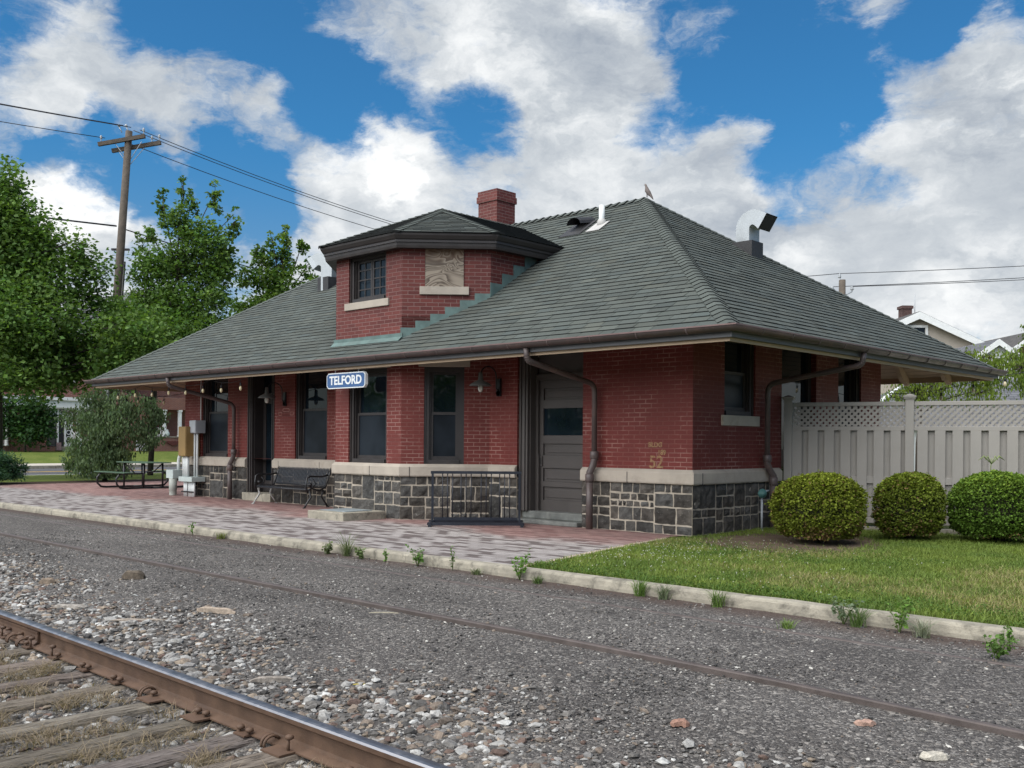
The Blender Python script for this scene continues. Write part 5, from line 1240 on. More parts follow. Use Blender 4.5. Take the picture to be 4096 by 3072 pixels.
# ---- dry grass between the ties
def blades(xy, z, hgt, wid, lean, cols):
    n = len(xy); a = rng.uniform(0, 2 * np.pi, n); d = np.stack([np.cos(a), np.sin(a)], 1); ln = lean * rng.uniform(.3, 1.6, n); b = a + rng.normal(np.pi / 2, .5, n); w = np.stack([np.cos(b), np.sin(b)], 1) * wid[:, None] / 2
    p0 = np.column_stack([xy, z]); V = np.zeros((n, 6, 3))
    for i, (q, ww) in enumerate(((0, 1.), (.55, .8), (1., .12))):
        c = p0.copy(); c[:, :2] += d * (ln * hgt * q * q)[:, None]; c[:, 2] += hgt * q * (1 - .25 * np.minimum(ln, 1.4) * q)
        V[:, i * 2] = c; V[:, i * 2, :2] -= w * ww; V[:, i * 2 + 1] = c; V[:, i * 2 + 1, :2] += w * ww
    F = np.array([(0, 1, 3, 2), (2, 3, 5, 4)])[None] + (np.arange(n) * 6)[:, None, None]
    return V.reshape(-1, 3), F.reshape(-1, 4), vcol(cols, 6)
N = 26000; c0 = np.column_stack([rng.uniform(-10.6, -3.2, 300), rng.uniform(.6, 2.95, 300)]); xy = c0[rng.integers(0, 300, N)] + rng.normal(0, .06, (N, 2))
k_ = np.min(np.abs(xy[:, 0:1] - np.array(TX)[None]), axis=1) > .10; xy = xy[k_ & (xy[:, 1] < 3.0)]; n = len(xy)
V, F, C = blades(xy, np.full(n, -.30), rng.uniform(.035, .10, n), np.full(n, .0042), 1.7, np.array([(.25, .195, .128)]) * rng.uniform(.5, 1.25, (n, 1)) * np.array([(1, 1, 1)]))
o = kind(mesh_np('dry_grass', V, F, GRASS, col=C), 'stuff'); o['label'] = 'straw coloured dead grass between the wooden ties'; o['category'] = 'dry grass'

# ---- lawn
def in_lawn(x, y):
    xb = np.interp(y, [7.9, 8.48, 9.25, 10.28, 11.9, 12.2, 15.2], [-7.36, -7.44, -7.62, -7.84, -8.14, -8.0, -8.0])
    return (x > xb) & (y > 7.92) & (y < 15.9)
N = 150000; xy = np.column_stack([rng.uniform(-8.2, -1.7, N), rng.uniform(7.92, 15.6, N)]); xy = xy[in_lawn(xy[:, 0], xy[:, 1])]
dd = np.hypot((xy[:, 0] + 6.65) / 1.25, (xy[:, 1] - 12.75) / 1.75)
ns = vnoise(xy, 1.6, 2.); ns2 = vnoise(xy, .55, 7.); ns3 = vnoise(xy, 6., 1.)
keep = (rng.random(len(xy)) < np.clip((dd - .72 + .3 * ns3) * 3., 0.015, 1)); xy, ns, ns2, ns3, dd = xy[keep], ns[keep], ns2[keep], ns3[keep], dd[keep]; n = len(xy)
dry = np.clip(ns2 * 1.2 + .45 * ns + .24 + .16 * (xy[:, 0] + 5) * .5 - np.exp(-((xy[:, 1] - 8.1) / .35) ** 2) * .9, 0, 1) * np.clip((13.2 - xy[:, 1]) / 2, 0, 1)
g = np.array([.165, .215, .040]); g2 = np.array([.105, .160, .030]); st_ = np.array([.32, .285, .125]); k2 = np.clip(.5 + ns * .9, 0, 1)[:, None]
col = g * k2 + g2 * (1 - k2); pick = (rng.random(n) < dry * .85)[:, None]; col = np.where(pick, st_ * rng.uniform(.6, 1.1, (n, 1)), col * rng.uniform(.65, 1.45, (n, 1)))
lush = 1 + .5 * np.clip(ns3, 0, 1) + .35 * np.exp(-((xy[:, 1] - 8.1) / .3) ** 2)
V, F, C = blades(xy, np.full(n, -.012), rng.uniform(.028, .062, n) * lush, rng.uniform(.004, .008, n), .8, col)
# clover heads
m_ = 260; cx_ = np.column_stack([rng.normal(-7.0, .55, m_), rng.normal(10.3, 1.0, m_)]); q_ = np.column_stack([rng.uniform(-7.3, -4.0, 120), rng.uniform(8.2, 11.6, 120)]); cx_ = np.vstack([cx_, q_]); cx_ = cx_[in_lawn(cx_[:, 0], cx_[:, 1])]
n2 = len(cx_); V2, F2 = scatter(ICO_V, ICO_F, np.column_stack([cx_, rng.uniform(.03, .06, n2)]), rot_mats(n2), rng.uniform(.0035, .0065, n2))
F2q = np.column_stack([F2, F2[:, 2]])                                              # degenerate quads would be flagged: keep as its own triangles below
o = kind(mesh_np('grass', V, F, GRASS, col=C), 'stuff'); o['label'] = 'short green lawn with straw coloured dry patches beside the kerb'; o['category'] = 'grass'
CLOV = M_simple('clover_flower', (.45, .45, .38), .8, .1, 50.)
o = kind(mesh_np('clover_flowers', V2, F2, CLOV), 'stuff'); o['label'] = 'tiny white clover heads in the grass near the station corner'; o['category'] = 'flowers'
# broad clover leaves in the lush strip
N = 16000; xy = np.column_stack([rng.uniform(-7.4, -1.7, N), 7.93 + rng.exponential(.35, N)]); e2 = np.column_stack([rng.uniform(-7.6, -4.2, 7000), rng.normal(11.0, .5, 7000)]); xy = np.vstack([xy, e2]); xy = xy[in_lawn(xy[:, 0], xy[:, 1]) & (vnoise(xy, 2.2, 4.) > -.12)]; n = len(xy)
V, F = scatter(LEAF_V, LEAF_F, np.column_stack([xy, rng.uniform(.0, .045, n)]), rot_mats(n, 1.1), rng.uniform(.010, .022, n)); col = np.array([(.062, .118, .018)]) * rng.uniform(.6, 1.5, (n, 1))
o = kind(mesh_np('clover', V, F, GRASS, col=vcol(col, 4)), 'stuff'); o['label'] = 'low bright green clover leaves along the kerb edge of the lawn'; o['category'] = 'clover'

# ---- clipped box bushes
def bush(label, c, rx, ry, rz, n, brown, base):
    t_ = thing('box_bush', label, 'bush', (c[0], c[1], 0), 'clipped box bushes by the fence')
    d = rng.normal(0, 1, (n, 3)); d /= np.linalg.norm(d, axis=1)[:, None]; d[:, 2] = np.where(d[:, 2] < -.75, -d[:, 2], d[:, 2])
    bump = 1 + .085 * vnoise(d, 1.7, c[0]) + .05 * vnoise(d, 5., c[1]); e = .80 + .2 * rng.random(n) ** .45 + np.clip(vnoise(d, 16., 2.) - .38, 0, 1) * .45 * rng.random(n)
    q = d * (bump * e)[:, None]; sq = np.sign(q) * np.abs(q) ** np.array([.9, .9, .78]); pos = np.array([c[0], c[1], rz * .96]) + sq * np.array([rx, ry, rz]); pos[:, 2] = np.maximum(pos[:, 2], .02)
    V, F = scatter(LEAF_V, LEAF_F, pos, rot_mats(n, .9), rng.uniform(.026, .046, n))
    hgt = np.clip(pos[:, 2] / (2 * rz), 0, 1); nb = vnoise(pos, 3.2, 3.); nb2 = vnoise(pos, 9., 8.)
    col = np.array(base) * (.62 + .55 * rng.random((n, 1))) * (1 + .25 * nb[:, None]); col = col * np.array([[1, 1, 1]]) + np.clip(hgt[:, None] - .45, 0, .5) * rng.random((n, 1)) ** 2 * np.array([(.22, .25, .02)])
    br = (rng.random(n) < np.clip(brown(pos, hgt, nb + .4 * nb2), 0, 1)); col[br] = np.array([(.22, .145, .065)]) * rng.uniform(.45, 1.3, (br.sum(), 1))
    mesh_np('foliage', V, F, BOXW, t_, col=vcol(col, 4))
    m = MB(); k = 14
    for i in range(18): a = rng.uniform(0, 6.28); r_ = rng.uniform(.1, .55); m.tube([(c[0] + .05 * math.cos(a), c[1] + .05 * math.sin(a), 0), (c[0] + rx * r_ * .5 * math.cos(a), c[1] + ry * r_ * .5 * math.sin(a), rz * .7), (c[0] + rx * r_ * 1.2 * math.cos(a), c[1] + ry * r_ * 1.2 * math.sin(a), rz * 1.5)], [.016, .011, .004], 5)
    m.build('stem', BARK, t_)
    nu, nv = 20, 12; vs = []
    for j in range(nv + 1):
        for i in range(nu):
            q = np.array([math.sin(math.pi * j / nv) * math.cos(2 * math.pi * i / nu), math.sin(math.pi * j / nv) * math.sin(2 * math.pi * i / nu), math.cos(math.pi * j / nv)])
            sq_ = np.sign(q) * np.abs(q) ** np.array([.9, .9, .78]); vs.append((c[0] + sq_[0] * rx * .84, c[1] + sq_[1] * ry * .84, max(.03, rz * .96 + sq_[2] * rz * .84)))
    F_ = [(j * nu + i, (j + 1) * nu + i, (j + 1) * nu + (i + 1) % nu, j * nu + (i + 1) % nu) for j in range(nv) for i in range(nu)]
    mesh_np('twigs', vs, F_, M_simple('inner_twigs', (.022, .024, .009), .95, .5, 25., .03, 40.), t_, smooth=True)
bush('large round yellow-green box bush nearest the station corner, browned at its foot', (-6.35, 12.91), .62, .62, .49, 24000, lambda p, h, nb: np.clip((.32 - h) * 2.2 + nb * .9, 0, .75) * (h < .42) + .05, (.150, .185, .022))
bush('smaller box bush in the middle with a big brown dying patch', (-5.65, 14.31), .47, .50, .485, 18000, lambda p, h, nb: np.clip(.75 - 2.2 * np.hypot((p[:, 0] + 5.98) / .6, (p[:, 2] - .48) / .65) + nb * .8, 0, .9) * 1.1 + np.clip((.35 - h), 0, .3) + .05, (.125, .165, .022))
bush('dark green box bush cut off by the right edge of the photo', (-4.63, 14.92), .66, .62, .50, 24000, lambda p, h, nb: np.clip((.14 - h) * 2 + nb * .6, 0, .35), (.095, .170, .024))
sap = thing('sapling', 'pale feathery sapling poking above the dark green bush', 'sapling', (-4.78, 15.0, .9))
m = MB(); m.tube([(-4.78, 15.0, .9), (-4.76, 15.0, 1.18)], .006, 5)
for a in (-1, -.5, .5, 1): m.tube([(-4.76, 15.0, 1.10), (-4.76 + .08 * a, 15.0 + .07 * a, 1.21), (-4.76 + .14 * a, 15.0 + .12 * a, 1.15)], [.006, .014, .003], 5)
m.build('shoot', M_simple('sapling_green', (.16, .20, .075), .7, .2, 9.), sap)

# ---- weeds along the kerb
def weed(x, y, h_, kind_, label, col=(.085, .17, .03)):
    t_ = thing('weed', label, 'weed', (x, y, -.09), 'weeds along the kerb')
    if kind_ == 'tuft':
        n = 90; xy_ = np.array([[x, y]]) + rng.normal(0, .022, (n, 2)); V, F, C = blades(xy_, np.full(n, -.095), rng.uniform(.5, 1., n) * h_, rng.uniform(.004, .008, n), .75, np.array([col]) * rng.uniform(.6, 1.5, (n, 1))); mesh_np('foliage', V, F, GRASS, t_, col=C)
    else:
        m = MB(); pos = []; ns_ = 7 if kind_ == 'bushy' else 3
        for i in range(ns_):
            a = rng.uniform(0, 6.28); l = rng.uniform(.15, .5) * (1.2 if kind_ == 'bushy' else .35) * h_; tip = np.array([x + l * math.cos(a), y + l * math.sin(a) * .6 - .01, -.09 + h_ * rng.uniform(.6, 1.)]); m.tube([(x, y, -.1), tuple((np.array([x, y, -.09]) * .5 + tip * .5) + np.array([0, 0, .02])), tuple(tip)], [.004, .003, .0015], 5)
            for k in range(16 if kind_ == 'bushy' else 14): q = rng.uniform(.25, 1.05); pos.append(np.array([x, y, -.09]) * (1 - q) + tip * q + rng.normal(0, .012, 3))
        m.build('stem', M_simple('weed_stem', (.12, .17, .05), .7, .2, 9.), t_); pos = np.array(pos); n = len(pos)
        V, F = scatter(LEAF_V, LEAF_F, pos, rot_mats(n, 1.0), rng.uniform(.022, .05, n) * (1. if kind_ == 'bushy' else .85)); mesh_np('foliage', V, F, GRASS, t_, col=vcol(np.array([col]) * rng.uniform(.6, 1.5, (n, 1)), 4))
for a in ((-13.94, 7.66, .24, 'stem', 'upright leafy weed against the kerb at far left'), (-13.1, 7.66, .14, 'tuft', 'small yellowish tuft right of the far left weed', (.15, .17, .05)),
          (-10.1, 7.66, .42, 'tuft', 'tall wispy grass at the kerb below the hatch pad', (.11, .14, .06)), (-10.4, 7.6, .16, 'bushy', 'low sparse weed left of the tall wispy grass', (.10, .13, .05)), (-9.75, 7.62, .14, 'bushy', 'short sparse greenery right of the tall wispy grass', (.10, .14, .05)), (-9.28, 7.62, .15, 'stem', 'bright small broad-leaved weed at the kerb foot', (.10, .22, .03)),
          (-8.72, 7.64, .25, 'bushy', 'bushy weed at the kerb below the bike rack'), (-8.15, 7.66, .25, 'stem', 'single leafy stem right of the bushy weed'), (-7.72, 7.62, .10, 'tuft', 'short pale tuft right of the single leafy stem', (.12, .15, .07)),
          (-7.12, 7.66, .32, 'bushy', 'large bright leafy weed where paving meets lawn', (.10, .21, .025)), (-6.8, 7.58, .12, 'tuft', 'short grass at the foot of the large leafy weed', (.09, .14, .04)), (-5.56, 7.66, .26, 'tuft', 'green grass tuft at the kerb, larger of the middle pair', (.10, .17, .035)), (-5.30, 7.66, .20, 'tuft', 'thin grey-green tuft, smaller of the middle pair', (.13, .16, .09)),
          (-4.72, 7.66, .24, 'tuft', 'grass tuft leaning over the kerb in front of lawn', (.10, .16, .035)), (-3.42, 7.62, .26, 'tuft', 'dense grass tuft left of the leafy clump at right', (.09, .145, .04)), (-3.55, 7.66, .24, 'bushy', 'pale weed leaning behind the dense tuft at right', (.13, .17, .10)), (-3.08, 7.62, .27, 'bushy', 'broad leafy green clump at the kerb on the right', (.10, .19, .03)), (-2.88, 7.55, .2, 'tuft', 'wispy grey tuft right of the leafy clump', (.17, .19, .13)),
          (-2.30, 7.66, .16, 'stem', 'small weed on the kerb edge at far right', (.11, .21, .04)), (-2.22, 7.14, .20, 'bushy', 'weed growing beside the farther sunken rail at far right', (.10, .18, .04)), (-3.78, 7.16, .10, 'tuft', 'tiny grass tuft beside the farther sunken rail', (.13, .19, .05))): weed(*a)

# ---- trees
def tree(label, name, base, lobes, leaf, per, cols, trunk_r, cat='tree', tshift=0., depth=.8, group='street trees behind the station', droop=0., clump=.30, trunk_px=None, mat=LEAF):
    """lobes: (across, up, half width, half height) in metres as seen from the tracks, across along RT"""
    t_ = thing(name, label, cat, base, group); B = np.array(base); R3, F3 = np.array(RT), np.array(FW); m = MB(); pos = []; cl = []
    top = max(l[1] for l in lobes)
    trunk = [Vector(base) - UP * .2 + RT * tshift, Vector(base) + UP * top * .35 + RT * tshift * .8, Vector(base) + UP * top * .72 + RT * .1]; m.tube(trunk, [trunk_r, trunk_r * .75, trunk_r * .3], 10)
    for (a, z, rw, rh) in lobes:
        c = B + R3 * a + np.array([0, 0, z]) + F3 * rng.uniform(-depth, depth) * min(rw, 1.5)
        zb = min(z - .22 * abs(a) - .2, top * .7); zb = max(zb, top * .30); q0 = Vector(base) + UP * zb; e = Vector(c) + UP * rh * .5; m.tube([q0, q0.lerp(e, .5) + UP * .1, e], [trunk_r * .36, trunk_r * .2, .012], 6)
        nc = max(6, int(per * rw * rh * (rw + rh))); d = rng.normal(0, 1, (nc, 3)); d /= np.linalg.norm(d, axis=1)[:, None]; r_ = rng.random(nc) ** .38
        cc = c + (R3[None] * d[:, 0:1] * rw + F3[None] * d[:, 1:2] * rw * .9 + np.array([[0, 0, 1]]) * d[:, 2:3] * rh) * r_[:, None]
        for i in rng.integers(0, nc, min(nc, 9)): m.tube([e.lerp(Vector(c), .7), Vector(cc[i])], [.02, .006], 4)
        k = 16; p = np.repeat(cc, k, 0) + rng.normal(0, clump * np.clip(rw, .3, 1.), (nc * k, 3)) * np.array([1, 1, .75]); p[:, 2] -= droop * rng.random(nc * k)
        sh = rng.uniform(.65, 1.3, nc); tone = rng.random(nc); pos.append(p); c3 = np.array(cols[0])[None] * (1 - tone[:, None]) + np.array(cols[1])[None] * tone[:, None]; cl.append(np.repeat(c3 * sh[:, None], k, 0))
    pos = np.vstack(pos); cl = np.vstack(cl); n = len(pos); ok = pos[:, 2] > .15; pos, cl = pos[ok], cl[ok]; n = len(pos)
    Mx = rot_mats(n, 1.0)
    if droop: 
        Mx = rot_mats(n); ang = rng.uniform(0, 6.28, n); yv_ = np.column_stack([.35 * np.cos(ang), .35 * np.sin(ang), -np.ones(n)]); yv_ /= np.linalg.norm(yv_, axis=1)[:, None]; xv = np.cross(yv_, rng.normal(0, 1, (n, 3))); xv /= np.linalg.norm(xv, axis=1)[:, None]; Mx = np.stack([xv, yv_, np.cross(xv, yv_)], 2)
    sz = rng.uniform(.7, 1.3, n)[:, None] * np.array(leaf)[None]
    V, F = scatter(LEAF_V, LEAF_F, pos, Mx, sz); mesh_np('crown', V, F, mat, t_, col=vcol(cl * rng.uniform(.75, 1.25, (n, 1)), 4)); m.build('trunk', BARK, t_); return t_
GCOL = ((.082, .165, .042), (.15, .235, .062))

tree('broad dark green sweetgum filling the left edge of the photo', 'sweetgum_tree', (-36.5, 12.7, 0), [(0.15,9.97,0.60,1.12),(0.62,8.76,1.04,1.12),(-0.41,8.23,1.30,1.73),(1.14,7.81,1.12,1.12),(-0.24,6.33,1.64,1.47),(1.57,6.61,1.12,0.95),(2.96,7.91,0.48,0.69),(3.13,7.22,0.78,0.60),(2.70,6.35,0.95,0.69),(1.40,5.31,1.99,1.04),(3.73,5.67,0.95,0.69),(4.60,5.07,1.04,0.52),(0.62,4.09,2.25,1.04),(2.87,4.28,1.73,0.95),(4.25,3.86,0.86,0.86),(1.4,3.5,1.5,0.5),(5.29,4.73,0.95,0.60),(5.72,4.13,0.52,0.52)], (.14, .16, .16), 62, GCOL, .20)
tree('sweetgum with many upright leafy spires right of the leaning pole', 'sweetgum_tree', (-36.0, 19.0, 0), [(-0.56,10.35,0.26,0.9),(0.27,11.0,0.2,0.75),(0.62,10.5,0.2,0.7),(0.22,9.6,0.62,0.9),(1.53,10.5,0.22,0.95),(2.21,9.75,0.22,0.85),(1.09,9.14,0.97,0.87),(-1.19,9.22,0.37,0.63),(-1.33,8.16,0.73,0.78),(-0.27,8.16,0.97,0.87),(1.29,7.98,1.07,0.87),(2.01,8.28,0.53,0.68),(-0.95,6.99,1.16,0.78),(0.41,6.71,1.36,0.87),(-1.72,6.11,0.97,0.68),(1.77,6.82,0.68,0.49),(0.02,5.54,2.23,0.78),(2.26,5.95,0.68,0.39),(-1.72,5.05,1.36,0.68),(-2.40,5.53,0.87,0.58)], (.13, .15, .15), 75, GCOL, .12, clump=.20, tshift=-.95)
tree('smaller sweetgum showing above the roof beside the dormer', 'sweetgum_tree', (-35.5, 23.5, 0), [(-0.40,9.65,0.23,0.42),(0.07,9.86,0.26,0.63),(0.85,9.50,0.23,0.57),(-0.87,8.81,0.47,0.63),(-0.04,8.82,0.63,0.68),(1.06,8.62,0.40,0.47),(-1.19,7.98,0.57,0.52),(-0.14,7.88,0.94,0.63),(1.22,7.89,0.47,0.37),(-1.50,7.03,0.84,0.52),(0.28,7.05,1.25,0.52)], (.13, .15, .15), 100, ((.07, .15, .032), (.14, .21, .05)), .14, clump=.17)
tree('weeping grey-green hemlock mound behind the picnic table', 'weeping_hemlock', (-32.1, 14.5, 0), [(0.02,2.72,0.65,0.40),(0.90,2.57,0.65,0.48),(1.55,2.33,0.48,0.56),(-0.79,2.15,0.73,0.40),(0.34,1.92,1.05,0.56),(1.39,1.60,0.56,0.56),(-0.23,1.27,0.89,0.56),(-0.79,0.70,0.56,0.48),(0.10,0.62,0.89,0.56),(0.42,1.03,0.65,0.48)], (.06, .10, .05), 230, ((.072, .118, .055), (.125, .175, .085)), .10, 'conifer', group='plants behind the paving', droop=.16, clump=.13)
tree('feathery yellow-green locust tree behind the fence', 'locust_tree', (-10.9, 28.2, 0), [(0.85,4.0,0.4,0.2),(1.46,3.95,0.5,0.25),(2.03,3.78,0.63,0.35),(0.20,3.70,0.63,0.35),(1.04,3.50,0.78,0.42),(2.17,3.29,0.70,0.42),(-0.37,3.34,0.56,0.35),(-0.23,2.85,0.70,0.28),(-0.79,3.69,0.28,0.28),(0.62,2.93,0.78,0.25),(1.61,2.80,0.63,0.25),(-0.72,2.71,0.42,0.18)], (.05, .10, .05), 190, ((.11, .17, .024), (.18, .235, .035)), .10, group='locust trees behind the fence', droop=.1, clump=.20)
tree('locust branches entering at the right edge above the garage roof', 'locust_tree', (-8.0, 30.5, 0), [(-0.80,4.84,0.28,0.2),(-0.5,4.60,0.5,0.36),(-0.7,4.25,0.3,0.2),(-0.77,3.83,0.63,0.42),(-1.12,3.48,0.49,0.35),(-0.70,3.14,0.56,0.49)], (.05, .10, .05), 230, ((.095, .155, .024), (.155, .21, .035)), .10, group='locust trees behind the fence', droop=.1, clump=.20)
tree('dark leafy shrubs before the white columns of the left house', 'garden_shrub', (-59.5, 22.2, .6), [(-0.96,2.32,0.87,0.79),(0.35,2.47,1.01,0.87),(1.0,1.90,0.7,0.8),(-0.38,1.31,1.30,0.72),(0.6,1.03,1.0,0.58)], (.17, .22, .17), 45, ((.022, .060, .022), (.045, .10, .03)), .08, 'shrub', group='plants behind the paving')
tree('spreading blue-green juniper at the far left edge of the paving', 'juniper_bush', (-32.0, 11.0, 0), [(-1.0,.62,1.0,.42),(-.2,.66,.8,.36),(.35,.5,.55,.38),(-.4,.3,1.2,.3),(.45,.25,.5,.22),(-1.6,.6,.9,.5)], (.035, .13, .04), 700, ((.030, .075, .045), (.055, .115, .06)), .05, 'shrub', group='plants behind the paving', clump=.10)

# woodland across the tracks behind the viewer, seen only as reflections in the station windows
N = 9000; xw = rng.uniform(-75, 35, N); hw_ = 6.5 + 3.5 * np.array([mnoise.noise(Vector((x * .12, 3, 0))) for x in xw]) + 1.5 * np.array([mnoise.noise(Vector((x * .5, 8, 0))) for x in xw])
pw = np.column_stack([xw, -34 + rng.normal(0, 2.2, N), rng.random(N) ** .8 * hw_]); V, F = scatter(LEAF_V, LEAF_F, pw, rot_mats(N), rng.uniform(.5, 1.1, N))
o = kind(mesh_np('woodland', V, F, LEAF, col=vcol(np.array([GCOL[0]]) * rng.uniform(.6, 1.2, (N, 1)), 4)), 'stuff'); o['label'] = 'far line of trees across the tracks, behind the viewer'; o['category'] = 'woodland'
# ================================================================== HOUSES BEHIND
def bwin(par, c, t, n, hw, hh, grid=(2, 2), trim=WHITEP, glass=GLASS, fr=.07):
    """sash window on a far wall: frame with glazing bars, and its pane"""
    c, t, n = Vector(c), Vector(t), Vector(n); m = MB()
    for s in (-1, 1): m.obox(c + t * (hw + fr / 2) * s + n * .03, t, n, fr / 2, .05, hh + fr); m.obox(c + UP * (hh + fr / 2) * s + n * .03, t, n, hw, .05, fr / 2)
    for i in range(1, grid[0]): m.obox(c + t * (hw * (2 * i / grid[0] - 1)) + n * .01, t, n, .018, .02, hh)
    for i in range(1, grid[1]): m.obox(c + UP * (hh * (2 * i / grid[1] - 1)) + n * .012, t, n, hw, .02, .02)
    w_ = m.build('window', trim, par); MB().obox(c + n * -.005, t, n, hw, .006, hh).build('pane', glass, w_)
    return w_
XH = -62.; NX = (1, 0, 0); TY = (0, 1, 0)
h1 = thing('brick_house', 'red brick house with white columned porch and ringed sidelights across the street', 'house', (XH, 25, .7))
MB().box(XH - 9, 17.5, .3, XH, 29.4, 7.4).build('wall', BRICKH, h1)
m = MB(); m.prism([(XH + .5, 17.1, 7.4), (XH - 9.5, 17.1, 7.4), (XH - 4.5, 17.1, 9.6)], (0, 12.7, 0)); m.build('roof', FARROOF, h1)
po = MB(); po.box(XH, 21.2, 3.30, XH + .45, 27.1, 3.75); po.box(XH - .01, 21.1, 3.75, XH + .6, 27.2, 3.95); po.box(XH + .01, 24.2, 3.22, XH + .30, 27.0, 3.31); po.build('porch_cornice', WHITEP, h1)
for y in (21.7, 21.98, 26.15, 26.9): MB().lathe([(.15, 0), (.15, .08), (.115, .12), (.10, 2.22), (.14, 2.28), (.14, 2.36)], (XH + .25, y, .95), 12).build('column', WHITEP, h1)
dr1 = MB(); dr1.box(XH - .05, 25.06, .94, XH + .04, 25.46, 2.80); dr1 = dr1.build('door', DARK, h1)
sl_ = MB()
def ring(c, r):
    pts = [(XH + .07, c[0] + r * math.cos(q), c[1] + r * math.sin(q)) for q in [2 * math.pi * k / 14 for k in range(15)]]; sl_.tube(pts, .028, 4)
for z in (1.42, 1.80, 2.18, 2.56, 3.02): ring((25.68, z), .13); sl_.box(XH + .04, 25.48, z - .02, XH + .1, 25.56, z + .02); sl_.box(XH + .04, 25.80, z - .02, XH + .1, 25.88, z + .02)
for y in (24.72, 25.0, 25.3): ring((y, 3.02), .13)
for y in (24.45, 25.02, 25.46, 25.86): sl_.box(XH + .02, y - .045, .94 if y > 25 else 2.8, XH + .12, y + .045, 3.22)
sl_.box(XH + .02, 24.45, 2.78, XH + .12, 25.9, 2.86); sl_.box(XH + .02, 25.5, .94, XH + .11, 25.84, 1.2)
sl_.build('sidelight', WHITEP, h1); MB().box(XH - .02, 24.4, .94, XH + .02, 25.9, 3.22).build('pane', GLASS, h1)
bwin(h1, (XH, 26.52, 2.62), TY, NX, .20, .50, (2, 2)); bwin(h1, (XH, 19.2, 2.3), TY, NX, .5, .8); bwin(h1, (XH, 20.2, 5.6), TY, NX, .5, .8); bwin(h1, (XH, 25.5, 5.6), TY, NX, .5, .8); bwin(h1, (XH, 28.4, 5.3), TY, NX, .4, .8); bwin(h1, (XH, 28.55, 2.35), TY, NX, .42, .8, (2, 2))
for k in range(4): MB().box(XH + .0, 24.9, .5 - .1 * k + .3, XH + .45 + .32 * k, 25.7, .93 - .16 * k).build('step', CONC, h1)
m = MB(); a, b = Vector((XH + .3, 25.80, 1.85)), Vector((XH + 1.55, 25.80, 1.35)); m.tube([a, b], .04, 6); m.tube([a - UP * .75, b - UP * .65], .03, 6); m.box(b.x - .05, 25.75, .35, b.x + .05, 25.85, 1.42)
for k in range(9): p = a.lerp(b, (k + .5) / 9); m.tube([p, p - UP * .74], .017, 5)
m.build('stair_rail', WHITEP, h1)
h2 = thing('brick_house', 'brick house with recessed porch arch and grey slate gable behind the hemlock', 'house', (XH, 33, .7))
MB().box(XH - 11, 29.41, .3, XH - 1.2, 40, 7.4).build('wall', BRICKH, h2)
m = MB(); m.box(XH - 1.2, 29.41, .3, XH - .0, 40, 1.55); m.box(XH - 1.2, 30.6, 3.4, XH, 40, 4.2); m.box(XH - 1.2, 29.41, 1.55, XH, 31.1, 4.2); m.build('porch_wall', BRICKH, h2)
for y in (31.17, 32.05, 33.15): MB().box(XH - .25, y - .13, 1.62, XH - .02, y + .13, 1.72).box(XH - .22, y - .10, 1.72, XH - .05, y + .10, 3.3).box(XH - .25, y - .14, 3.28, XH - .01, y + .14, 3.4).build('column', WHITEP, h2)
MB().box(XH - .3, 31.1, 1.56, XH + .06, 33.3, 1.62).build('porch_sill', LIME, h2)
m = MB(); m.box(XH - .2, 31.3, 2.14, XH - .16, 31.95, 2.2)
for k in range(7): m.box(XH - .2, 31.33 + k * .095, 1.64, XH - .17, 31.37 + k * .095, 2.15)
m.build('porch_rail', WHITEP, h2); bwin(h2, (XH - 1.2, 31.6, 2.6), TY, NX, .35, .6)
m = MB(); m.prism([(XH + .05, 31.9, 1.30), (XH + .05, 32.6, .98), (XH + .05, 33.3, 1.30)], (.05, 0, 0)); m.build('arch_shadow', M_simple('shaded_brick', (.10, .03, .025), .8, .2, 5.), h2)  # shadow of the arch put in as a darker brick-coloured wedge
m = MB(); m.prism([(XH + 1.0, 28.6, 9.55), (XH + 1.0, 30.4, 11.2), (XH + 1.0, 33.4, 8.9), (XH + 1.0, 33.4, 8.6), (XH + 1.0, 28.6, 8.6)], (-9, 0, 0)); m.build('roof', FARROOF, h2)
m = MB(); m.box(XH - 8, 28.9, 7.4, XH + .7, 33.2, 8.6); m.build('gable_wall', M_simple('pale_blue_grey_siding', (.32, .35, .40), .7, .05, 3.), h2)
bwin(h2, (XH + .7, 30.6, 8.0), TY, NX, .35, .45); bwin(h2, (XH + .7, 32.0, 8.0), TY, NX, .35, .45)
pt_ = thing('garden_urn', 'pale green urn standing on the porch wall across the street', 'urn', (XH + .0, 32.2, 1.62)); MB().lathe([(.10, 0), (.14, .06), (.16, .18), (.11, .30), (.06, .36), (.09, .42), (.03, .46)], (XH - .0, 32.2, 1.62), 12).build('body', PALEG, pt_)
pf = thing('picket_fence', 'short white picket fence between the two brick houses', 'fence', (XH + .6, 30.2, .7)); m = MB()
for k in range(9): MB().box(XH + .6, 29.75 + k * .10, .68, XH + .63, 29.80 + k * .10, 1.38).build('picket', WHITEP, pf)
MB().box(XH + .57, 29.7, .85, XH + .6, 30.7, .91).box(XH + .57, 29.7, 1.22, XH + .6, 30.7, 1.28).build('rail', WHITEP, pf)
gf = thing('garden_flag', 'small faded pink garden flag by the steps of the left house', 'flag', (XH + 1.6, 24.3, .45)); MB().tube([(XH + 1.6, 24.3, .3), (XH + 1.6, 24.3, 1.22)], .012, 5).build('pole', BLACKM, gf); MB().box(XH + 1.6, 24.33, .72, XH + 1.61, 24.62, 1.18).build('cloth', M_simple('faded_pink_cloth', (.42, .26, .26), .9, .3, 14.), gf)

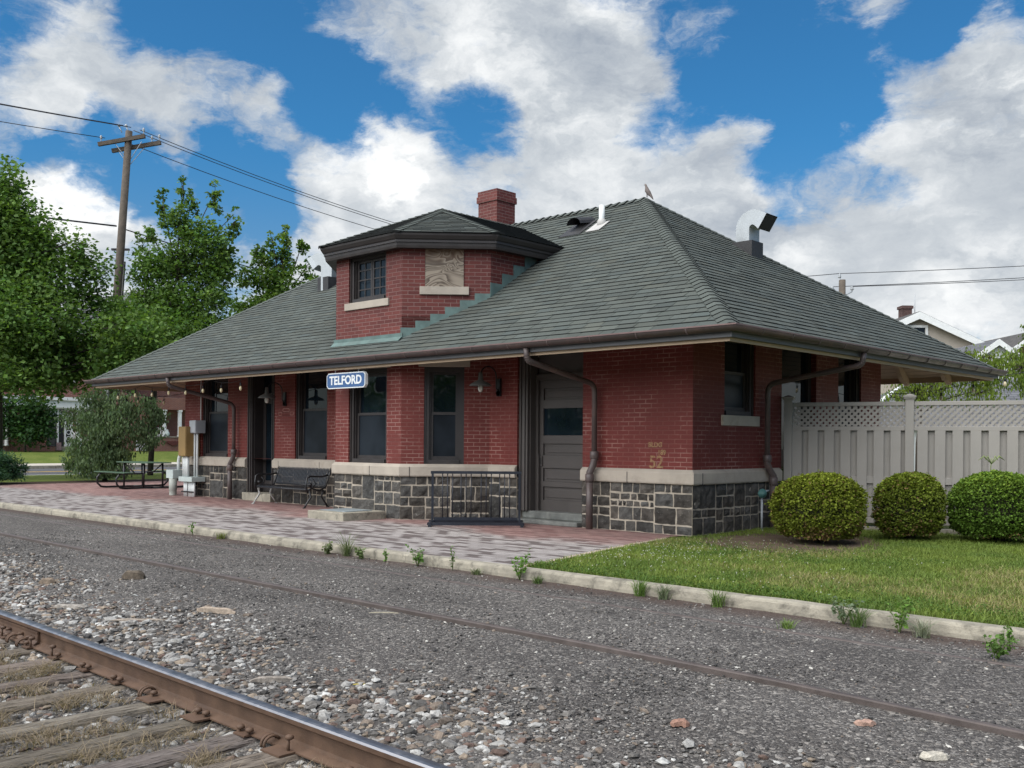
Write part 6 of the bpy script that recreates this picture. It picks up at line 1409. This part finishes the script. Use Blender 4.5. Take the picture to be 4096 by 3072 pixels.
# ---- houses on the right, beyond the fence
def frame(c, ang):
    t = Vector((math.cos(ang), math.sin(ang), 0)); return Vector(c), t, Vector((t.y, -t.x, 0))
hr = thing('stucco_house', 'beige stucco house with white rakes and a dark chimney above the right eave', 'house', (-20., 54., 0))
G, t, n = frame((-20.38, 52.3, 0), R_(43.4)); gn = n                                   # gable end faces the tracks
q = lambda u, w, z: G + t * u - n * w + UP * z
zr, ze, hw, dp_ = 8.35, 6.55, 3.9, 9.
MB().prism([q(-hw + .4, 0, 0), q(hw - .4, 0, 0), q(hw - .4, 0, ze + .1), q(0, 0, zr - .25), q(-hw + .4, 0, ze + .1)], -n * dp_).build('wall', STUCCO, hr)
m = MB()
for s in (-1, 1): m.prism([q(0, -.45, zr), q(s * hw * 1.08, -.45, ze - .15), q(s * hw * 1.08, -.45, ze - .32), q(0, -.45, zr - .18)], -n * (dp_ + .9))
m.build('roof', BROWNROOF, hr)
m = MB()
for s in (-1, 1): m.prism([q(0, -.48, zr - .02), q(s * hw * 1.08, -.48, ze - .17), q(s * hw * 1.08, -.48, ze - .50), q(0, -.48, zr - .40)], n * -.07)
m.prism([q(hw * .62, -.46, ze - .42), q(hw * 1.10, -.46, ze - .42), q(hw * 1.10, -.46, ze - .14), q(hw * .62, -.46, ze - .16)], -n * .45); m.prism([q(hw * 1.02, -.5, ze - .40), q(hw * 1.12, -.5, ze - .40), q(hw * 1.12, -.5, ze - .14), q(hw * 1.02, -.5, ze - .14)], -n * (dp_ + .8)); m.build('rake_board', WHITEP, hr)
bwin(hr, q(-.15, 0, 7.12), t, n, .62, .42, (2, 2), fr=.13)
m = MB(); m.obox(q(1.2, 4.5, 8.3), t, n, .28, .28, 1.0); m.obox(q(1.2, 4.5, 9.2), t, n, .34, .34, .08); m.build('chimney', M_simple('dark_sooty_brick', (.085, .05, .045), .85, .25, 8.), hr); MB().tube([q(1.75, 4.5, 8.6), q(1.75, 4.5, 10.0)], .02, 5).build('aerial', GREYB, hr)
hg2 = thing('gabled_house', 'second house with a brick gable and pale stuccoed chimney farther right', 'house', (-16., 60., 0))
G2, t2, n2_ = frame((-17.4, 62.5, 0), R_(43.4)); q2 = lambda u, w, z: G2 + t2 * u - n2_ * w + UP * z
MB().prism([q2(-2.6, 0, 0), q2(2.6, 0, 0), q2(2.6, 0, 6.2), q2(0, 0, 7.9), q2(-2.6, 0, 6.2)], -n2_ * 8).build('wall', BRICKH, hg2); m = MB()
for s in (-1, 1): m.prism([q2(0, -.4, 8.1), q2(s * 3., -.4, 6.15), q2(s * 3., -.4, 6.0), q2(0, -.4, 7.9)], -n2_ * 9)
m.build('roof', BROWNROOF, hg2); m = MB()
for s in (-1, 1): m.prism([q2(0, -.45, 8.1), q2(s * 3., -.45, 6.1), q2(s * 3., -.45, 5.85), q2(0, -.45, 7.8)], n2_ * -.06)
m.build('rake_board', WHITEP, hg2); m = MB(); m.lathe([(.36, 0), (.34, 2.4), (.40, 2.45), (.40, 2.6)], q2(3.1, 1.0, 6.2), 10); m.build('chimney', M_simple('pale_sooty_stucco', (.27, .24, .21), .9, .3, 4.), hg2)
hw_ = thing('white_house', 'white sided house with a small gable window at the right edge', 'house', (-14., 48., 0))
G3, t3, n3 = frame((-15.0, 47.8, 0), R_(43.4)); q3 = lambda u, w, z: G3 + t3 * u - n3 * w + UP * z
MB().prism([q3(-1.75, 0, 0), q3(1.9, 0, 0), q3(1.9, 0, 4.75), q3(.0, 0, 6.0), q3(-1.75, 0, 4.75)], -n3 * 5).build('wall', SIDING, hw_); m = MB()
for s in (-1, 1): m.prism([q3(0, -.25, 6.2), q3(s * 2.15, -.25, 4.72), q3(s * 2.15, -.25, 4.58), q3(0, -.25, 6.05)], -n3 * 6)
m.build('roof', FARROOF, hw_); m = MB()
for s in (-1, 1): m.prism([q3(0, -.3, 6.2), q3(s * 2.15, -.3, 4.68), q3(s * 2.15, -.3, 4.46), q3(0, -.3, 5.92)], n3 * -.06)
m.build('rake_board', WHITEP, hw_); bwin(hw_, q3(.08, 0, 5.05), t3, n3, .24, .30, (2, 2), fr=.06)
gg = thing('garage', 'low garage with broad grey hipped roof just behind the fence', 'garage', (-8., 34., 0))
G4, t4, n4 = frame((-11.2, 33.5, 0), R_(38)); q4 = lambda u, w, z: G4 + t4 * u - n4 * w + UP * z
MB().prism([q4(-3.6, .3, 0), q4(7.2, .3, 0), q4(7.2, .3, 2.0), q4(-3.6, .3, 2.0)], -n4 * 6).build('wall', SIDING, gg)
m = MB(); m.add([q4(-4., 0, 1.95), q4(7.6, 0, 1.95), q4(4.4, 3.3, 3.75), q4(-.8, 3.3, 3.75), q4(-4., 6.6, 1.95), q4(7.6, 6.6, 1.95)], [(0, 1, 2, 3), (1, 5, 2), (5, 4, 3, 2), (4, 0, 3)]); m.build('roof', FARROOF, gg)
MB().tube([q4(7.6, 0, 2.0), q4(4.4, 3.3, 3.8)], .06, 5).tube([q4(-4., 0, 2.0), q4(-.8, 3.3, 3.8)], .08, 5).build('hip_trim', WHITEP, gg)
